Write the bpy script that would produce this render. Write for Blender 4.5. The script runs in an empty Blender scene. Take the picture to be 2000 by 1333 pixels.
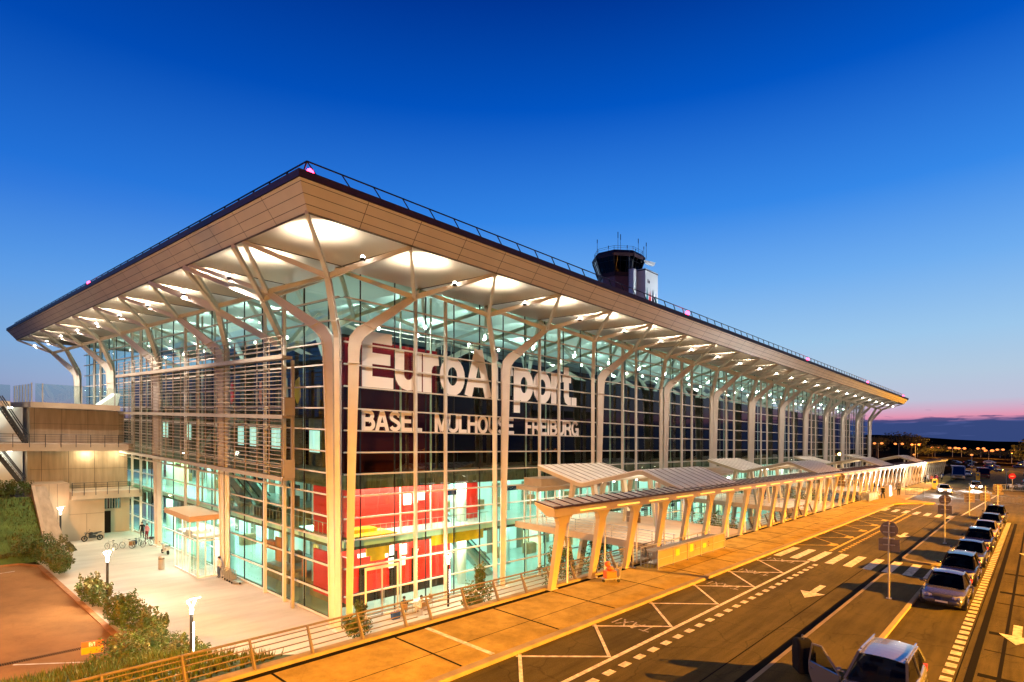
import bpy, bmesh, math, random
from mathutils import Vector, Matrix
random.seed(7)
SOFF, SODA, SODB, SODC, DOWN, AMB = 3500, 2050000, 700000, 420000, 3200, 140000
sc = bpy.context.scene
COL = sc.collection
K = 0.047            # the whole site rises gently away from the street
R = math.radians
def gz(y, z): return z + K * y

# ------------------------------------------------------------------ materials
def mat(name, col, rough=.6, metal=0., var=0., scale=3., bump=0., col2=None, spec=None, detail=6., stretch=None):
    m = bpy.data.materials.new(name); m.use_nodes = True
    nt = m.node_tree; b = nt.nodes['Principled BSDF']
    b.inputs['Base Color'].default_value = (*col, 1)
    b.inputs['Roughness'].default_value = rough
    b.inputs['Metallic'].default_value = metal
    if spec is not None: b.inputs['Specular IOR Level'].default_value = spec
    if var or col2 or bump:
        tc = nt.nodes.new('ShaderNodeTexCoord')
        src = tc.outputs['Object']
        if stretch:
            mp = nt.nodes.new('ShaderNodeMapping'); mp.inputs['Scale'].default_value = stretch
            nt.links.new(src, mp.inputs['Vector']); src = mp.outputs['Vector']
        n = nt.nodes.new('ShaderNodeTexNoise'); n.inputs['Scale'].default_value = scale; n.inputs['Detail'].default_value = detail
        nt.links.new(src, n.inputs['Vector'])
        rp = nt.nodes.new('ShaderNodeValToRGB')
        c2 = col2 if col2 else tuple(min(1, c * (1 + var)) for c in col)
        c1 = col if col2 else tuple(c * (1 - var) for c in col)
        rp.color_ramp.elements[0].position = .3; rp.color_ramp.elements[1].position = .7
        rp.color_ramp.elements[0].color = (*c1, 1); rp.color_ramp.elements[1].color = (*c2, 1)
        nt.links.new(n.outputs['Fac'], rp.inputs['Fac']); nt.links.new(rp.outputs['Color'], b.inputs['Base Color'])
        if bump:
            bp = nt.nodes.new('ShaderNodeBump'); bp.inputs['Strength'].default_value = bump; bp.inputs['Distance'].default_value = .05
            n2 = nt.nodes.new('ShaderNodeTexNoise'); n2.inputs['Scale'].default_value = scale * 12; n2.inputs['Detail'].default_value = 4
            nt.links.new(src, n2.inputs['Vector'])
            nt.links.new(n2.outputs['Fac'], bp.inputs['Height']); nt.links.new(bp.outputs['Normal'], b.inputs['Normal'])
    return m
def emi(name, col, st):
    m = bpy.data.materials.new(name); m.use_nodes = True
    nt = m.node_tree; b = nt.nodes['Principled BSDF']
    b.inputs['Base Color'].default_value = (*col, 1)
    b.inputs['Emission Color'].default_value = (*col, 1); b.inputs['Emission Strength'].default_value = st
    return m
def glass(name, tint, refl=1.0, rough=0.0, ior=1.5):
    m = bpy.data.materials.new(name); m.use_nodes = True
    nt = m.node_tree; nt.nodes.clear()
    o = nt.nodes.new('ShaderNodeOutputMaterial'); mx = nt.nodes.new('ShaderNodeMixShader')
    t = nt.nodes.new('ShaderNodeBsdfTransparent'); t.inputs['Color'].default_value = (*tint, 1)
    g = nt.nodes.new('ShaderNodeBsdfGlossy'); g.inputs['Roughness'].default_value = rough; g.inputs['Color'].default_value = (1, 1, 1, 1)
    ge = nt.nodes.new('ShaderNodeNewGeometry'); dt = nt.nodes.new('ShaderNodeVectorMath'); dt.operation = 'DOT_PRODUCT'
    nt.links.new(ge.outputs['Normal'], dt.inputs[0]); nt.links.new(ge.outputs['Incoming'], dt.inputs[1])
    def mth(op, a, b):
        n = nt.nodes.new('ShaderNodeMath'); n.operation = op; n.use_clamp = op == 'MULTIPLY_ADD'
        for i, x in enumerate((a, b)):
            if isinstance(x, (int, float)): n.inputs[i].default_value = x
            elif x is not None: nt.links.new(x, n.inputs[i])
        return n
    ab = mth('ABSOLUTE', dt.outputs['Value'], None); iv = mth('SUBTRACT', 1., ab.outputs[0]); pw = mth('POWER', iv.outputs[0], 5.)   # Schlick reflectance, same from both sides of the pane
    f0 = 2 * ((ior - 1) / (ior + 1)) ** 2
    ml = mth('MULTIPLY_ADD', pw.outputs[0], (1 - f0) * refl); ml.inputs[2].default_value = f0 * refl

    nt.links.new(ml.outputs[0], mx.inputs[0]); nt.links.new(t.outputs[0], mx.inputs[1]); nt.links.new(g.outputs[0], mx.inputs[2]); nt.links.new(mx.outputs[0], o.inputs[0])
    return m

def ground_mat(name, c_lo, c_hi, speck, big=.12, mid=1.3, fine=55., streak=None, bump=.35, crack=.62, midc=.62):
    m = bpy.data.materials.new(name); m.use_nodes = True; nt = m.node_tree; b = nt.nodes['Principled BSDF']
    b.inputs['Roughness'].default_value = .93; b.inputs['Specular IOR Level'].default_value = .12
    tc = nt.nodes.new('ShaderNodeTexCoord')
    def noise(scale, det, stretch=(1, 1, 1)):
        mp = nt.nodes.new('ShaderNodeMapping'); mp.inputs['Scale'].default_value = stretch; nt.links.new(tc.outputs['Object'], mp.inputs[0])
        n = nt.nodes.new('ShaderNodeTexNoise'); n.inputs['Scale'].default_value = scale; n.inputs['Detail'].default_value = det; n.inputs['Roughness'].default_value = .65; nt.links.new(mp.outputs[0], n.inputs['Vector']); return n.outputs['Fac']
    def ramp(src, p0, p1, a, c):
        r = nt.nodes.new('ShaderNodeValToRGB'); e = r.color_ramp.elements; e[0].position = p0; e[1].position = p1; e[0].color = (*a, 1); e[1].color = (*c, 1); nt.links.new(src, r.inputs[0]); return r.outputs[0]
    def mul(a, c):
        n = nt.nodes.new('ShaderNodeMix'); n.data_type = 'RGBA'; n.blend_type = 'MULTIPLY'; n.inputs[0].default_value = 1; nt.links.new(a, n.inputs[6]); nt.links.new(c, n.inputs[7]); return n.outputs[2]
    col = ramp(noise(big, 5), .35, .65, c_lo, c_hi)
    col = mul(col, ramp(noise(mid, 6, streak or (1, 1, 1)), .3, .62, (midc,) * 3, (1.12, 1.12, 1.12)))
    col = mul(col, ramp(noise(fine, 3), .35, .65, (1 - speck,) * 3, (1 + speck,) * 3))
    vo = nt.nodes.new('ShaderNodeTexVoronoi'); vo.inputs['Scale'].default_value = .33; vo.feature = 'DISTANCE_TO_EDGE'; vo.inputs['Randomness'].default_value = 1
    wn = nt.nodes.new('ShaderNodeTexNoise'); wn.inputs['Scale'].default_value = .9; wn.inputs['Detail'].default_value = 6; nt.links.new(tc.outputs['Object'], wn.inputs['Vector'])
    ad = nt.nodes.new('ShaderNodeVectorMath'); ad.operation = 'ADD'; nt.links.new(tc.outputs['Object'], ad.inputs[0]); nt.links.new(wn.outputs['Color'], ad.inputs[1]); nt.links.new(ad.outputs[0], vo.inputs['Vector'])
    col = mul(col, ramp(vo.outputs['Distance'], .0, .012, (crack,) * 3, (1, 1, 1)))
    nt.links.new(col, b.inputs['Base Color'])
    bp = nt.nodes.new('ShaderNodeBump'); bp.inputs['Strength'].default_value = bump; bp.inputs['Distance'].default_value = .03; nt.links.new(noise(fine * .6, 4), bp.inputs['Height']); nt.links.new(bp.outputs[0], b.inputs['Normal'])
    return m
M = {}
M['steel'] = mat('painted_steel', (.68, .63, .56), .42, var=.05, scale=1.2)
M['steel2'] = mat('painted_steel_louvre', (.37, .295, .215), .5, var=.08, scale=1.5)
M['joint'] = mat('dark_gasket', (.012, .014, .016), .5)
M['fascia'] = mat('fascia_panel', (.76, .67, .54), .38, var=.05, scale=.7)
M['groove'] = mat('fascia_groove', (.10, .075, .05), .6)
M['rooftrim'] = mat('roof_edge', (.055, .026, .036), .55, var=.2)
M['soffit'] = mat('soffit_sheet', (.72, .63, .52), .34, metal=.25, var=.04, scale=.6)
M['ceilin'] = mat('interior_ceiling', (.66, .72, .70), .5)
M['glass'] = glass('facade_glass', (.66, .93, .84), .95)
M['glasse'] = glass('end_facade_glass', (.70, .95, .86), .8)
M['glassd'] = glass('dark_window', (.10, .13, .14), 1.5)
M['glassc'] = glass('clear_glass', (.86, .95, .92), 1.0)
M['letter'] = mat('letter_film', (.90, .85, .80), .5)
M['slab'] = mat('slab_edge', (.85, .84, .76), .5)
M['floorin'] = mat('interior_floor', (.34, .40, .37), .25, var=.1, scale=.4)
M['ceilbrown'] = mat('slatted_ceiling', (.15, .105, .06), .6, var=.4, scale=1.4, stretch=(6, .4, 1))
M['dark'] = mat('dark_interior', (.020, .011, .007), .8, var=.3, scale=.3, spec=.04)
M['darkblue'] = mat('unlit_upper_dark', (.022, .024, .032), .7, var=.35, scale=.25, spec=.04)
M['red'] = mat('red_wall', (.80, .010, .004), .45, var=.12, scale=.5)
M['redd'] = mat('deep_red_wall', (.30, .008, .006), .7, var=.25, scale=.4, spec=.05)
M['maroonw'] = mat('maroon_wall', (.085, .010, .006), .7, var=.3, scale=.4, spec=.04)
M['vroof'] = mat('sodium_tint_roof', (.58, .34, .16), .5)  # orange of the sodium light is put into the roof colour
M['board'] = mat('corral_board', (.24, .185, .115), .6, var=.12, scale=1.5)
M['yellow'] = mat('yellow_panel', (.85, .42, .01), .5, var=.08)
M['white'] = mat('white_panel', (.8, .8, .78), .5)
M['orange'] = mat('orange_banner', (.75, .16, .03), .6)
M['concrete'] = mat('concrete', (.42, .31, .215), .8, var=.14, scale=.55, bump=.15, stretch=(1, 1, .35))
M['concrete2'] = mat('concrete_board_marked', (.36, .275, .19), .85, var=.2, scale=1.3, bump=.2, stretch=(2.2, 1, .25))
M['paving'] = ground_mat('plaza_paving', (.47, .40, .33), (.53, .455, .375), .06, mid=.35, streak=(.35, 1.6, 1), crack=.96, midc=.9)
M['asphalt'] = ground_mat('asphalt', (.052, .041, .013), (.098, .076, .026), .38, streak=(.12, 1.5, 1))
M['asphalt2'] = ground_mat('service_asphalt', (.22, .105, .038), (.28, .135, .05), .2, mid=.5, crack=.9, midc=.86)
M['walk'] = ground_mat('sodium_tint_concrete', (.34, .235, .055), (.40, .28, .072), .16, mid=.9, crack=.9)  # sodium tint put into the concrete colour by cutting its blue
M['kerbs'] = mat('kerb_brick', (.36, .16, .06), .85, var=.25, scale=2., bump=.2)
M['kerb'] = mat('kerb_stone', (.26, .20, .115), .8, var=.2, scale=1.6, bump=.2)
M['tar'] = mat('tar', (.008, .007, .006), .95, spec=.05)
M['paint'] = mat('road_paint', (.34, .29, .24), .8, col2=(.80, .70, .62), scale=5., detail=10)
M['painty'] = mat('road_paint_yellow', (.28, .19, .03), .8, col2=(.68, .45, .03), scale=5., detail=10)
M['grass'] = mat('grass', (.035, .075, .010), .9, col2=(.09, .14, .02), scale=1.1, bump=.4)
M['leaf'] = mat('leaf', (.026, .062, .010), .7, col2=(.095, .15, .02), scale=2.)
M['leaf2'] = mat('leaf_olive', (.06, .06, .012), .75, col2=(.17, .15, .028), scale=2.)
M['leafd'] = mat('leaf_far', (.022, .030, .012), .8, col2=(.06, .055, .02), scale=.3)
M['bark'] = mat('bark', (.06, .04, .025), .9, var=.3)
M['black'] = mat('black_metal', (.018, .018, .020), .4)
M['rubber'] = mat('rubber', (.014, .014, .014), .8)
M['chrome'] = mat('bright_metal', (.7, .7, .7), .18, metal=1)
M['galv'] = mat('galvanised_steel', (.42, .40, .37), .45, metal=.5, var=.08)
M['railm'] = mat('painted_railing', (.15, .11, .07), .5, var=.1)
M['canopy'] = mat('canopy_steel', (.46, .37, .24), .45, var=.06, scale=1.)
M['canroof'] = mat('slatted_roof', (.84, .78, .67), .4, var=.12, scale=2.5, stretch=(1, .3, 1))
M['cangl'] = mat('canopy_glazing', (.66, .62, .55), .2, var=.25, scale=.8)
M['skin'] = mat('skin', (.50, .30, .21), .6)
M['hair'] = mat('hair', (.03, .02, .015), .7)
for n_, c_ in dict(navy=(.02, .025, .05), maroon=(.16, .02, .03), greyc=(.2, .2, .21), cream=(.6, .55, .48), blackc=(.015, .015, .018), blue=(.04, .09, .28), denim=(.06, .08, .13), pink=(.55, .22, .25)).items():
    M[n_] = mat('cloth_' + n_, c_, .9, var=.15, scale=8, spec=.08)
M['brownw'] = mat('wood_board', (.30, .17, .08), .6, var=.2, scale=2)
M['towerw'] = mat('white_cladding', (.72, .74, .76), .5)
M['towerb'] = mat('maroon_cladding', (.20, .085, .085), .5, var=.15, scale=2)
M['signback'] = mat('sign_back', (.20, .16, .115), .5, metal=.2, var=.06)
M['signred'] = mat('sign_red', (.5, .015, .02), .4)
M['hill'] = mat('hill_woods', (.006, .008, .007), 1., var=.4, scale=.02, spec=0.)
M['ground'] = mat('earth_ground', (.025, .018, .012), 1., var=.25, scale=.05, spec=0.)

E_WHITE = emi('lamp_white', (1, .93, .80), 14)
E_FLOOD = emi('flood_white', (1, .92, .78), 60)
E_TUBE = emi('tube_cool', (.85, 1, .95), 5)
E_SOD = emi('lamp_sodium', (1, .31, .07), 1.7)
E_SODH = emi('lamp_sodium_head', (1, .50, .14), 9)
E_RED = emi('beacon_red', (1, .03, .10), 18)
E_HEAD = emi('headlamp_lit', (1, .97, .92), 40)
E_STRIP = emi('canopy_strip', (1, .62, .12), 1.3)
E_ROOM = emi('lit_room', (.72, 1, .90), .9)
E_ROOMY = emi('room_glow_yellow', (.9, .95, .45), .6)
E_TAIL = emi('tail_lamp', (1, .05, .03), .5)

# ------------------------------------------------------------------ mesh builder
class MB:
    def __init__(s): s.v = []; s.f = []; s.mi = []
    def add(s, vs, fs, m=0):
        o = len(s.v); s.v += [tuple(v) for v in vs]
        for f in fs: s.f.append(tuple(i + o for i in f)); s.mi.append(m)
    def box(s, x0, x1, y0, y1, z0, z1, m=0):
        s.add([(x0, y0, z0), (x1, y0, z0), (x1, y1, z0), (x0, y1, z0), (x0, y0, z1), (x1, y0, z1), (x1, y1, z1), (x0, y1, z1)],
              [(0, 3, 2, 1), (4, 5, 6, 7), (0, 1, 5, 4), (1, 2, 6, 5), (2, 3, 7, 6), (3, 0, 4, 7)], m)
    def bar(s, p, q, w, h, m=0, w2=None, h2=None):
        p = Vector(p); q = Vector(q); d = (q - p).normalized()
        up = Vector((0, 0, 1)) if abs(d.z) < .97 else Vector((0, 1, 0))
        r = d.cross(up).normalized(); u = r.cross(d).normalized()
        w2 = w if w2 is None else w2; h2 = h if h2 is None else h2
        vs = []
        for c, a, b in ((p, w / 2, h / 2), (q, w2 / 2, h2 / 2)):
            vs += [c - r * a - u * b, c + r * a - u * b, c + r * a + u * b, c - r * a + u * b]
        s.add(vs, [(0, 1, 2, 3), (7, 6, 5, 4), (0, 4, 5, 1), (1, 5, 6, 2), (2, 6, 7, 3), (3, 7, 4, 0)], m)
    def tube(s, p, q, r, r2=None, n=8, m=0, cap=True):
        p = Vector(p); q = Vector(q); d = (q - p).normalized(); r2 = r if r2 is None else r2
        up = Vector((0, 0, 1)) if abs(d.z) < .97 else Vector((1, 0, 0))
        a = d.cross(up).normalized(); b = d.cross(a)
        vs = [];
        for c, rr in ((p, r), (q, r2)):
            for i in range(n):
                t = 2 * math.pi * i / n; vs.append(c + a * math.cos(t) * rr + b * math.sin(t) * rr)
        fs = [(i, (i + 1) % n, n + (i + 1) % n, n + i) for i in range(n)]
        if cap: fs += [tuple(range(n - 1, -1, -1)), tuple(range(n, 2 * n))]
        s.add(vs, fs, m)
    def path(s, pts, r, n=6, m=0):
        for a, b in zip(pts, pts[1:]): s.tube(a, b, r, n=n, m=m)
    def ring(s, c, r, t, axis='y', n=18, k=6, m=0):
        c = Vector(c); ax = {'x': (Vector((0, 1, 0)), Vector((0, 0, 1)), Vector((1, 0, 0))), 'y': (Vector((1, 0, 0)), Vector((0, 0, 1)), Vector((0, 1, 0))), 'z': (Vector((1, 0, 0)), Vector((0, 1, 0)), Vector((0, 0, 1)))}[axis]
        vs = []
        for i in range(n):
            a = 2 * math.pi * i / n; e = ax[0] * math.cos(a) + ax[1] * math.sin(a)
            for j in range(k):
                b = 2 * math.pi * j / k; vs.append(c + e * (r + t * math.cos(b)) + ax[2] * t * math.sin(b))
        s.add(vs, [(i * k + j, ((i + 1) % n) * k + j, ((i + 1) % n) * k + (j + 1) % k, i * k + (j + 1) % k) for i in range(n) for j in range(k)], m)
    def disc(s, c, r, th, axis='y', n=20, m=0):
        c = Vector(c); d = {'x': Vector((th / 2, 0, 0)), 'y': Vector((0, th / 2, 0)), 'z': Vector((0, 0, th / 2))}[axis]
        s.tube(c - d, c + d, r, n=n, m=m)
    def ball(s, c, r, n=10, m=0, sz=1.):
        c = Vector(c); vs = [c + Vector((0, 0, r * sz))]; h = n // 2
        for i in range(1, h):
            t = math.pi * i / h
            for j in range(n):
                p = 2 * math.pi * j / n; vs.append(c + Vector((r * math.sin(t) * math.cos(p), r * math.sin(t) * math.sin(p), r * sz * math.cos(t))))
        vs.append(c - Vector((0, 0, r * sz))); L = len(vs) - 1
        fs = [(0, 1 + j, 1 + (j + 1) % n) for j in range(n)]
        for i in range(h - 2):
            for j in range(n): a = 1 + i * n; fs.append((a + j, a + n + j, a + n + (j + 1) % n, a + (j + 1) % n))
        a = 1 + (h - 2) * n; fs += [(a + j, L, a + (j + 1) % n) for j in range(n)]
        s.add(vs, fs, m)
    def prism(s, pts, axis, a0, a1, m=0):
        def P(u, v, a): return {'x': (a, u, v), 'y': (u, a, v), 'z': (u, v, a)}[axis]
        n = len(pts)
        s.add([P(u, v, a0) for u, v in pts] + [P(u, v, a1) for u, v in pts],
              [tuple(range(n)), tuple(range(2 * n - 1, n - 1, -1))] + [(i, n + i, n + (i + 1) % n, (i + 1) % n) for i in range(n)], m)
    def quad(s, a, b, c, d, m=0): s.add([a, b, c, d], [(0, 1, 2, 3)], m)
    def ribbon(s, base, d, pts, th, m=0):
        # upright blade in the vertical plane through base along d; pts = (s, z, width)
        n = Vector((-d[1], d[0], 0)) * (th / 2); L = []
        for i, (a, z, w) in enumerate(pts):
            if i == 0: t = Vector((pts[1][0] - a, pts[1][1] - z))
            elif i == len(pts) - 1: t = Vector((a - pts[i - 1][0], z - pts[i - 1][1]))
            else: t = (Vector((a - pts[i - 1][0], z - pts[i - 1][1])).normalized() + Vector((pts[i + 1][0] - a, pts[i + 1][1] - z)).normalized())
            t.normalize(); o = Vector((-t.y, t.x)) * w / 2
            L.append(((a + o.x, z + o.y), (a - o.x, z - o.y)))
        vs = []
        for (l, r) in L:
            for (a, z) in (l, r):
                p = Vector((base[0] + d[0] * a, base[1] + d[1] * a, z)); vs += [p - n, p + n]
        fs = [(0, 1, 3, 2)]; e = 4 * (len(pts) - 1); fs.append((e, e + 2, e + 3, e + 1))
        for i in range(len(pts) - 1):
            a = 4 * i; b = a + 4
            fs += [(a, b, b + 1, a + 1), (a + 2, a + 3, b + 3, b + 2), (a, a + 2, b + 2, b), (a + 1, b + 1, b + 3, a + 3)]
        s.add(vs, fs, m)
    def leaves(s, c, rad, n, size, m=0, flat=.8):
        c = Vector(c)
        for _ in range(n):
            while True:
                p = Vector((random.uniform(-1, 1), random.uniform(-1, 1), random.uniform(-1, 1)))
                if .35 < p.length < 1: break
            p = c + Vector((p.x * rad[0], p.y * rad[1], p.z * rad[2])); q = size * random.uniform(.5, 1.3)
            a = Vector((random.gauss(0, 1), random.gauss(0, 1), random.gauss(0, 1) * flat)).normalized(); b = a.orthogonal().normalized()
            b.rotate(Matrix.Rotation(random.uniform(0, 6.28), 3, a))
            s.add([p - a * q, p + b * q * .45, p + a * q, p - b * q * .45], [(0, 1, 2, 3)], m)
    def ibeam(s, base, d, pts, th, m=0):
        L = []; R_ = []
        for i, (a, z, w) in enumerate(pts):
            if i == 0: t = Vector((pts[1][0] - a, pts[1][1] - z))
            elif i == len(pts) - 1: t = Vector((a - pts[i - 1][0], z - pts[i - 1][1]))
            else: t = (Vector((a - pts[i - 1][0], z - pts[i - 1][1])).normalized() + Vector((pts[i + 1][0] - a, pts[i + 1][1] - z)).normalized())
            t.normalize(); o = Vector((-t.y, t.x)) * (w / 2 - .04)
            L.append((a + o.x, z + o.y, .08)); R_.append((a - o.x, z - o.y, .08))
        s.ribbon(base, d, [(a, z, w - .16) for a, z, w in pts], th * .45, m); s.ribbon(base, d, L, th, m); s.ribbon(base, d, R_, th, m)
    def build(s, name, mats, parent=None, shear=True, smooth=False):
        me = bpy.data.meshes.new(name)
        off = Vector((0, 0, 0))
        if parent is not None and shear:
            p = parent
            while p is not None: off += Vector(p.location); p = p.parent
        vs = [(x - off.x, y - off.y, (z + K * y if shear else z) - off.z) for x, y, z in s.v]
        me.from_pydata(vs, [], s.f)
        for m in (mats if isinstance(mats, (list, tuple)) else [mats]): me.materials.append(m)
        me.polygons.foreach_set('material_index', s.mi)
        bm = bmesh.new(); bm.from_mesh(me); bmesh.ops.recalc_face_normals(bm, faces=bm.faces); bm.to_mesh(me); bm.free()
        if smooth: me.polygons.foreach_set('use_smooth', [True] * len(me.polygons))
        me.update()
        o = bpy.data.objects.new(name, me); COL.objects.link(o)
        if parent is not None: o.parent = parent
        return o
def tag(o, label=None, cat=None, group=None, kind=None):
    if label: o['label'] = label
    if cat: o['category'] = cat
    if group: o['group'] = group
    if kind: o['kind'] = kind
    return o
def root(name, x, y, z, label=None, cat=None, group=None, rz=0):
    o = bpy.data.objects.new(name, None); COL.objects.link(o); o.empty_display_size = .3
    o.location = (x, y, gz(y, z)); o.rotation_euler = (0, 0, rz)
    return tag(o, label, cat, group)
def copy_tree(o, parent=None):
    c = o.copy(); COL.objects.link(c); c.parent = parent
    for ch in list(o.children): copy_tree(ch, c)
    return c
def place(proto, first, x, y, z, rz=0, label=None, group=None):
    o = proto if first else copy_tree(proto)
    o.location = (x, y, gz(y, z)); o.rotation_euler = (0, 0, rz); tag(o, label, None, group)
    return o
def structure(name, mb, m): return tag(mb.build(name, m), kind='structure')
ORD = ['first', 'second', 'third', 'fourth', 'fifth', 'sixth', 'seventh', 'eighth', 'ninth', 'tenth', 'eleventh', 'twelfth', 'thirteenth', 'fourteenth', 'fifteenth', 'sixteenth', 'seventeenth', 'eighteenth', 'nineteenth', 'twentieth']

# ------------------------------------------------------------------ stroke lettering
def arc(cx, cy, rx, ry, a0, a1, n=10): return [(cx + rx * math.cos(R(a0 + (a1 - a0) * i / n)), cy + ry * math.sin(R(a0 + (a1 - a0) * i / n))) for i in range(n + 1)]
GL = {
 'E': (.66, [[(.1, 0), (.1, 1)], [(.1, .9), (.6, .9)], [(.1, .52), (.56, .52)], [(.1, .1), (.62, .1)]]),
 'u': (.62, [[(.1, .74), (.1, .32)] + arc(.29, .29, .19, .19, 180, 350, 8), [(.49, .74), (.49, 0)]]),
 'r': (.40, [[(.1, 0), (.1, .74)], [(.1, .44), (.14, .56), (.22, .63), (.37, .645)]]),
 'o': (.64, [arc(.32, .37, .22, .29, 0, 360, 20)]),
 'A': (.74, [[(.09, 0), (.36, 1)], [(.65, 0), (.38, 1)], [(.2, .3), (.54, .3)]]),
 'i': (.28, [[(.1, 0), (.1, .74)], [(.1, .84), (.1, 1)]]),
 'p': (.64, [[(.1, -.28), (.1, .74)], arc(.33, .37, .21, .29, 0, 360, 20)]),
 't': (.38, [[(.18, .95), (.18, .22), (.21, .13), (.26, .1), (.36, .1)], [(.02, .66), (.36, .66)]]),
 '.': (.28, [[(.1, 0), (.1, .2)]]),
 'B': (.7, [[(.1, 0), (.1, 1)], [(.1, .9), (.36, .9)] + arc(.38, .72, .17, .18, 90, -90, 8) + [(.1, .54)], [(.1, .52), (.4, .52)] + arc(.4, .31, .2, .21, 90, -90, 8) + [(.1, .1)]]),
 'S': (.67, [[(.58, .76)] + arc(.33, .72, .21, .18, 20, 250, 10) + arc(.33, .29, .23, .19, 70, -160, 10)]),
 'L': (.6, [[(.1, 1), (.1, .1), (.56, .1)]]),
 'M': (.84, [[(.1, 0), (.1, 1)], [(.74, 0), (.74, 1)], [(.12, 1), (.42, .06)], [(.72, 1), (.42, .06)]]),
 'U': (.72, [[(.1, 1), (.1, .33)] + arc(.36, .33, .26, .23, 180, 360, 10) + [(.62, 1)]]),
 'H': (.72, [[(.1, 0), (.1, 1)], [(.62, 0), (.62, 1)], [(.1, .52), (.62, .52)]]),
 'O': (.78, [arc(.39, .5, .29, .41, 0, 360, 22)]),
 'F': (.6, [[(.1, 0), (.1, 1)], [(.1, .9), (.58, .9)], [(.1, .5), (.52, .5)]]),
 'R': (.72, [[(.1, 0), (.1, 1)], [(.1, .9), (.4, .9)] + arc(.4, .69, .19, .21, 90, -90, 8) + [(.1, .48)], [(.38, .48), (.58, .3), (.62, 0)]]),
 'I': (.28, [[(.12, 0), (.12, 1)]]),
 'G': (.78, [arc(.39, .5, .29, .41, 35, 330, 16), [(.42, .44), (.68, .44), (.68, 0)]]),
 'T': (.62, [[(.31, 0), (.31, 1)], [(.02, .9), (.6, .9)]]),
 'X': (.68, [[(.06, 0), (.6, 1)], [(.6, 0), (.06, 1)]]),
 '/': (.4, [[(.04, 0), (.34, 1)]]), '1': (.4, [[(.22, 0), (.22, 1)], [(.05, .78), (.22, .95)]]),
 '2': (.62, [arc(.3, .7, .2, .2, 160, -40, 9) + [(.1, .1), (.54, .1)]]),
}
def lettering(mb, text, P, sw=.2, sx=1., m=0, track=0.):
    """P(u, v, k) maps letter space (cap height 1) to a point; k lifts strokes a hair apart"""
    x = 0; hw = sw / 2
    for chr_ in text:
        if chr_ == ' ': x += .4; continue
        adv, strokes = GL[chr_]
        for k, pl in enumerate(strokes):
            closed = len(pl) > 4 and abs(pl[0][0] - pl[-1][0]) < 1e-6 and abs(pl[0][1] - pl[-1][1]) < 1e-6
            if closed: pl = pl[:-1]
            n = len(pl); L = []
            for i, (a, b) in enumerate(pl):
                pv = pl[i - 1] if (i or closed) else None; nx = pl[(i + 1) % n] if (i < n - 1 or closed) else None
                t1 = Vector((a - pv[0], b - pv[1])).normalized() if pv else None
                t2 = Vector((nx[0] - a, nx[1] - b)).normalized() if nx else None
                t = ((t1 or t2) + (t2 or t1)).normalized(); c = max(.5, t.dot(t1 or t2))
                o = Vector((-t.y, t.x)) * hw / c
                L.append(((a + o.x, b + o.y), (a - o.x, b - o.y)))
            rng = range(n if closed else n - 1)
            vs = [P((x + q[0]) * sx, q[1], k) for lr in L for q in lr]
            mb.add(vs, [(2 * i, 2 * i + 1, 2 * ((i + 1) % n) + 1, 2 * ((i + 1) % n)) for i in rng], m)
        x += adv + track
    return x * sx
def text_len(text, track=0.): return sum(.4 if c == ' ' else GL[c][0] + track for c in text)

# ------------------------------------------------------------------ camera
cam = bpy.data.cameras.new('camera'); co = bpy.data.objects.new('camera', cam); COL.objects.link(co)
co.location = (-21.95, -35.48, 11.4); co.rotation_euler = (R(90), 0, math.atan2(-.7426, .6697))
cam.lens = 36 * 1142 / 2000; cam.sensor_width = 36; cam.shift_y = (875 - 666.5) / 2000; cam.clip_end = 6000; cam.clip_start = .3
sc.camera = co

# ------------------------------------------------------------------ dusk sky
def lin(r, g, b):
    f = lambda c: (c / 255 / 12.92) if c <= 10 else ((c / 255 + .055) / 1.055) ** 2.4
    return (f(r), f(g), f(b), 1)
w = bpy.data.worlds.new('World'); sc.world = w; w.use_nodes = True
nt = w.node_tree; bg = nt.nodes['Background']
tc = nt.nodes.new('ShaderNodeTexCoord'); sep = nt.nodes.new('ShaderNodeSeparateXYZ'); nt.links.new(tc.outputs['Generated'], sep.inputs[0])
def ramp(stops):
    r = nt.nodes.new('ShaderNodeValToRGB'); e = r.color_ramp.elements
    while len(e) < len(stops): e.new(.5)
    for i, (p, c) in enumerate(stops): e[i].position = p; e[i].color = c
    return r
def math_(op, a, b=None, clamp=False):
    n = nt.nodes.new('ShaderNodeMath'); n.operation = op; n.use_clamp = clamp
    for i, x in enumerate((a, b)):
        if x is None: continue
        if isinstance(x, (int, float)): n.inputs[i].default_value = x
        else: nt.links.new(x, n.inputs[i])
    return n.outputs[0]
def mixc(f, a, b, mode='MIX'):
    n = nt.nodes.new('ShaderNodeMix'); n.data_type = 'RGBA'; n.blend_type = mode
    for i, x in ((0, f), (6, a), (7, b)):
        if isinstance(x, (int, float)): n.inputs[i].default_value = x
        elif isinstance(x, tuple): n.inputs[i].default_value = x
        else: nt.links.new(x, n.inputs[i])
    return n.outputs[2]
z = sep.outputs['Z']
rR = ramp([(0, lin(60, 78, 130)), (.036, lin(70, 84, 140)), (.043, lin(228, 148, 176)), (.053, lin(212, 172, 198)), (.066, lin(192, 194, 216)), (.105, lin(180, 202, 224)), (.16, lin(158, 200, 236)),
           (.255, lin(112, 174, 240)), (.36, lin(54, 136, 232)), (.5, lin(2, 86, 196)), (.61, lin(0, 54, 150)), (.74, lin(0, 24, 80)), (1, lin(0, 10, 42))])
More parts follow.
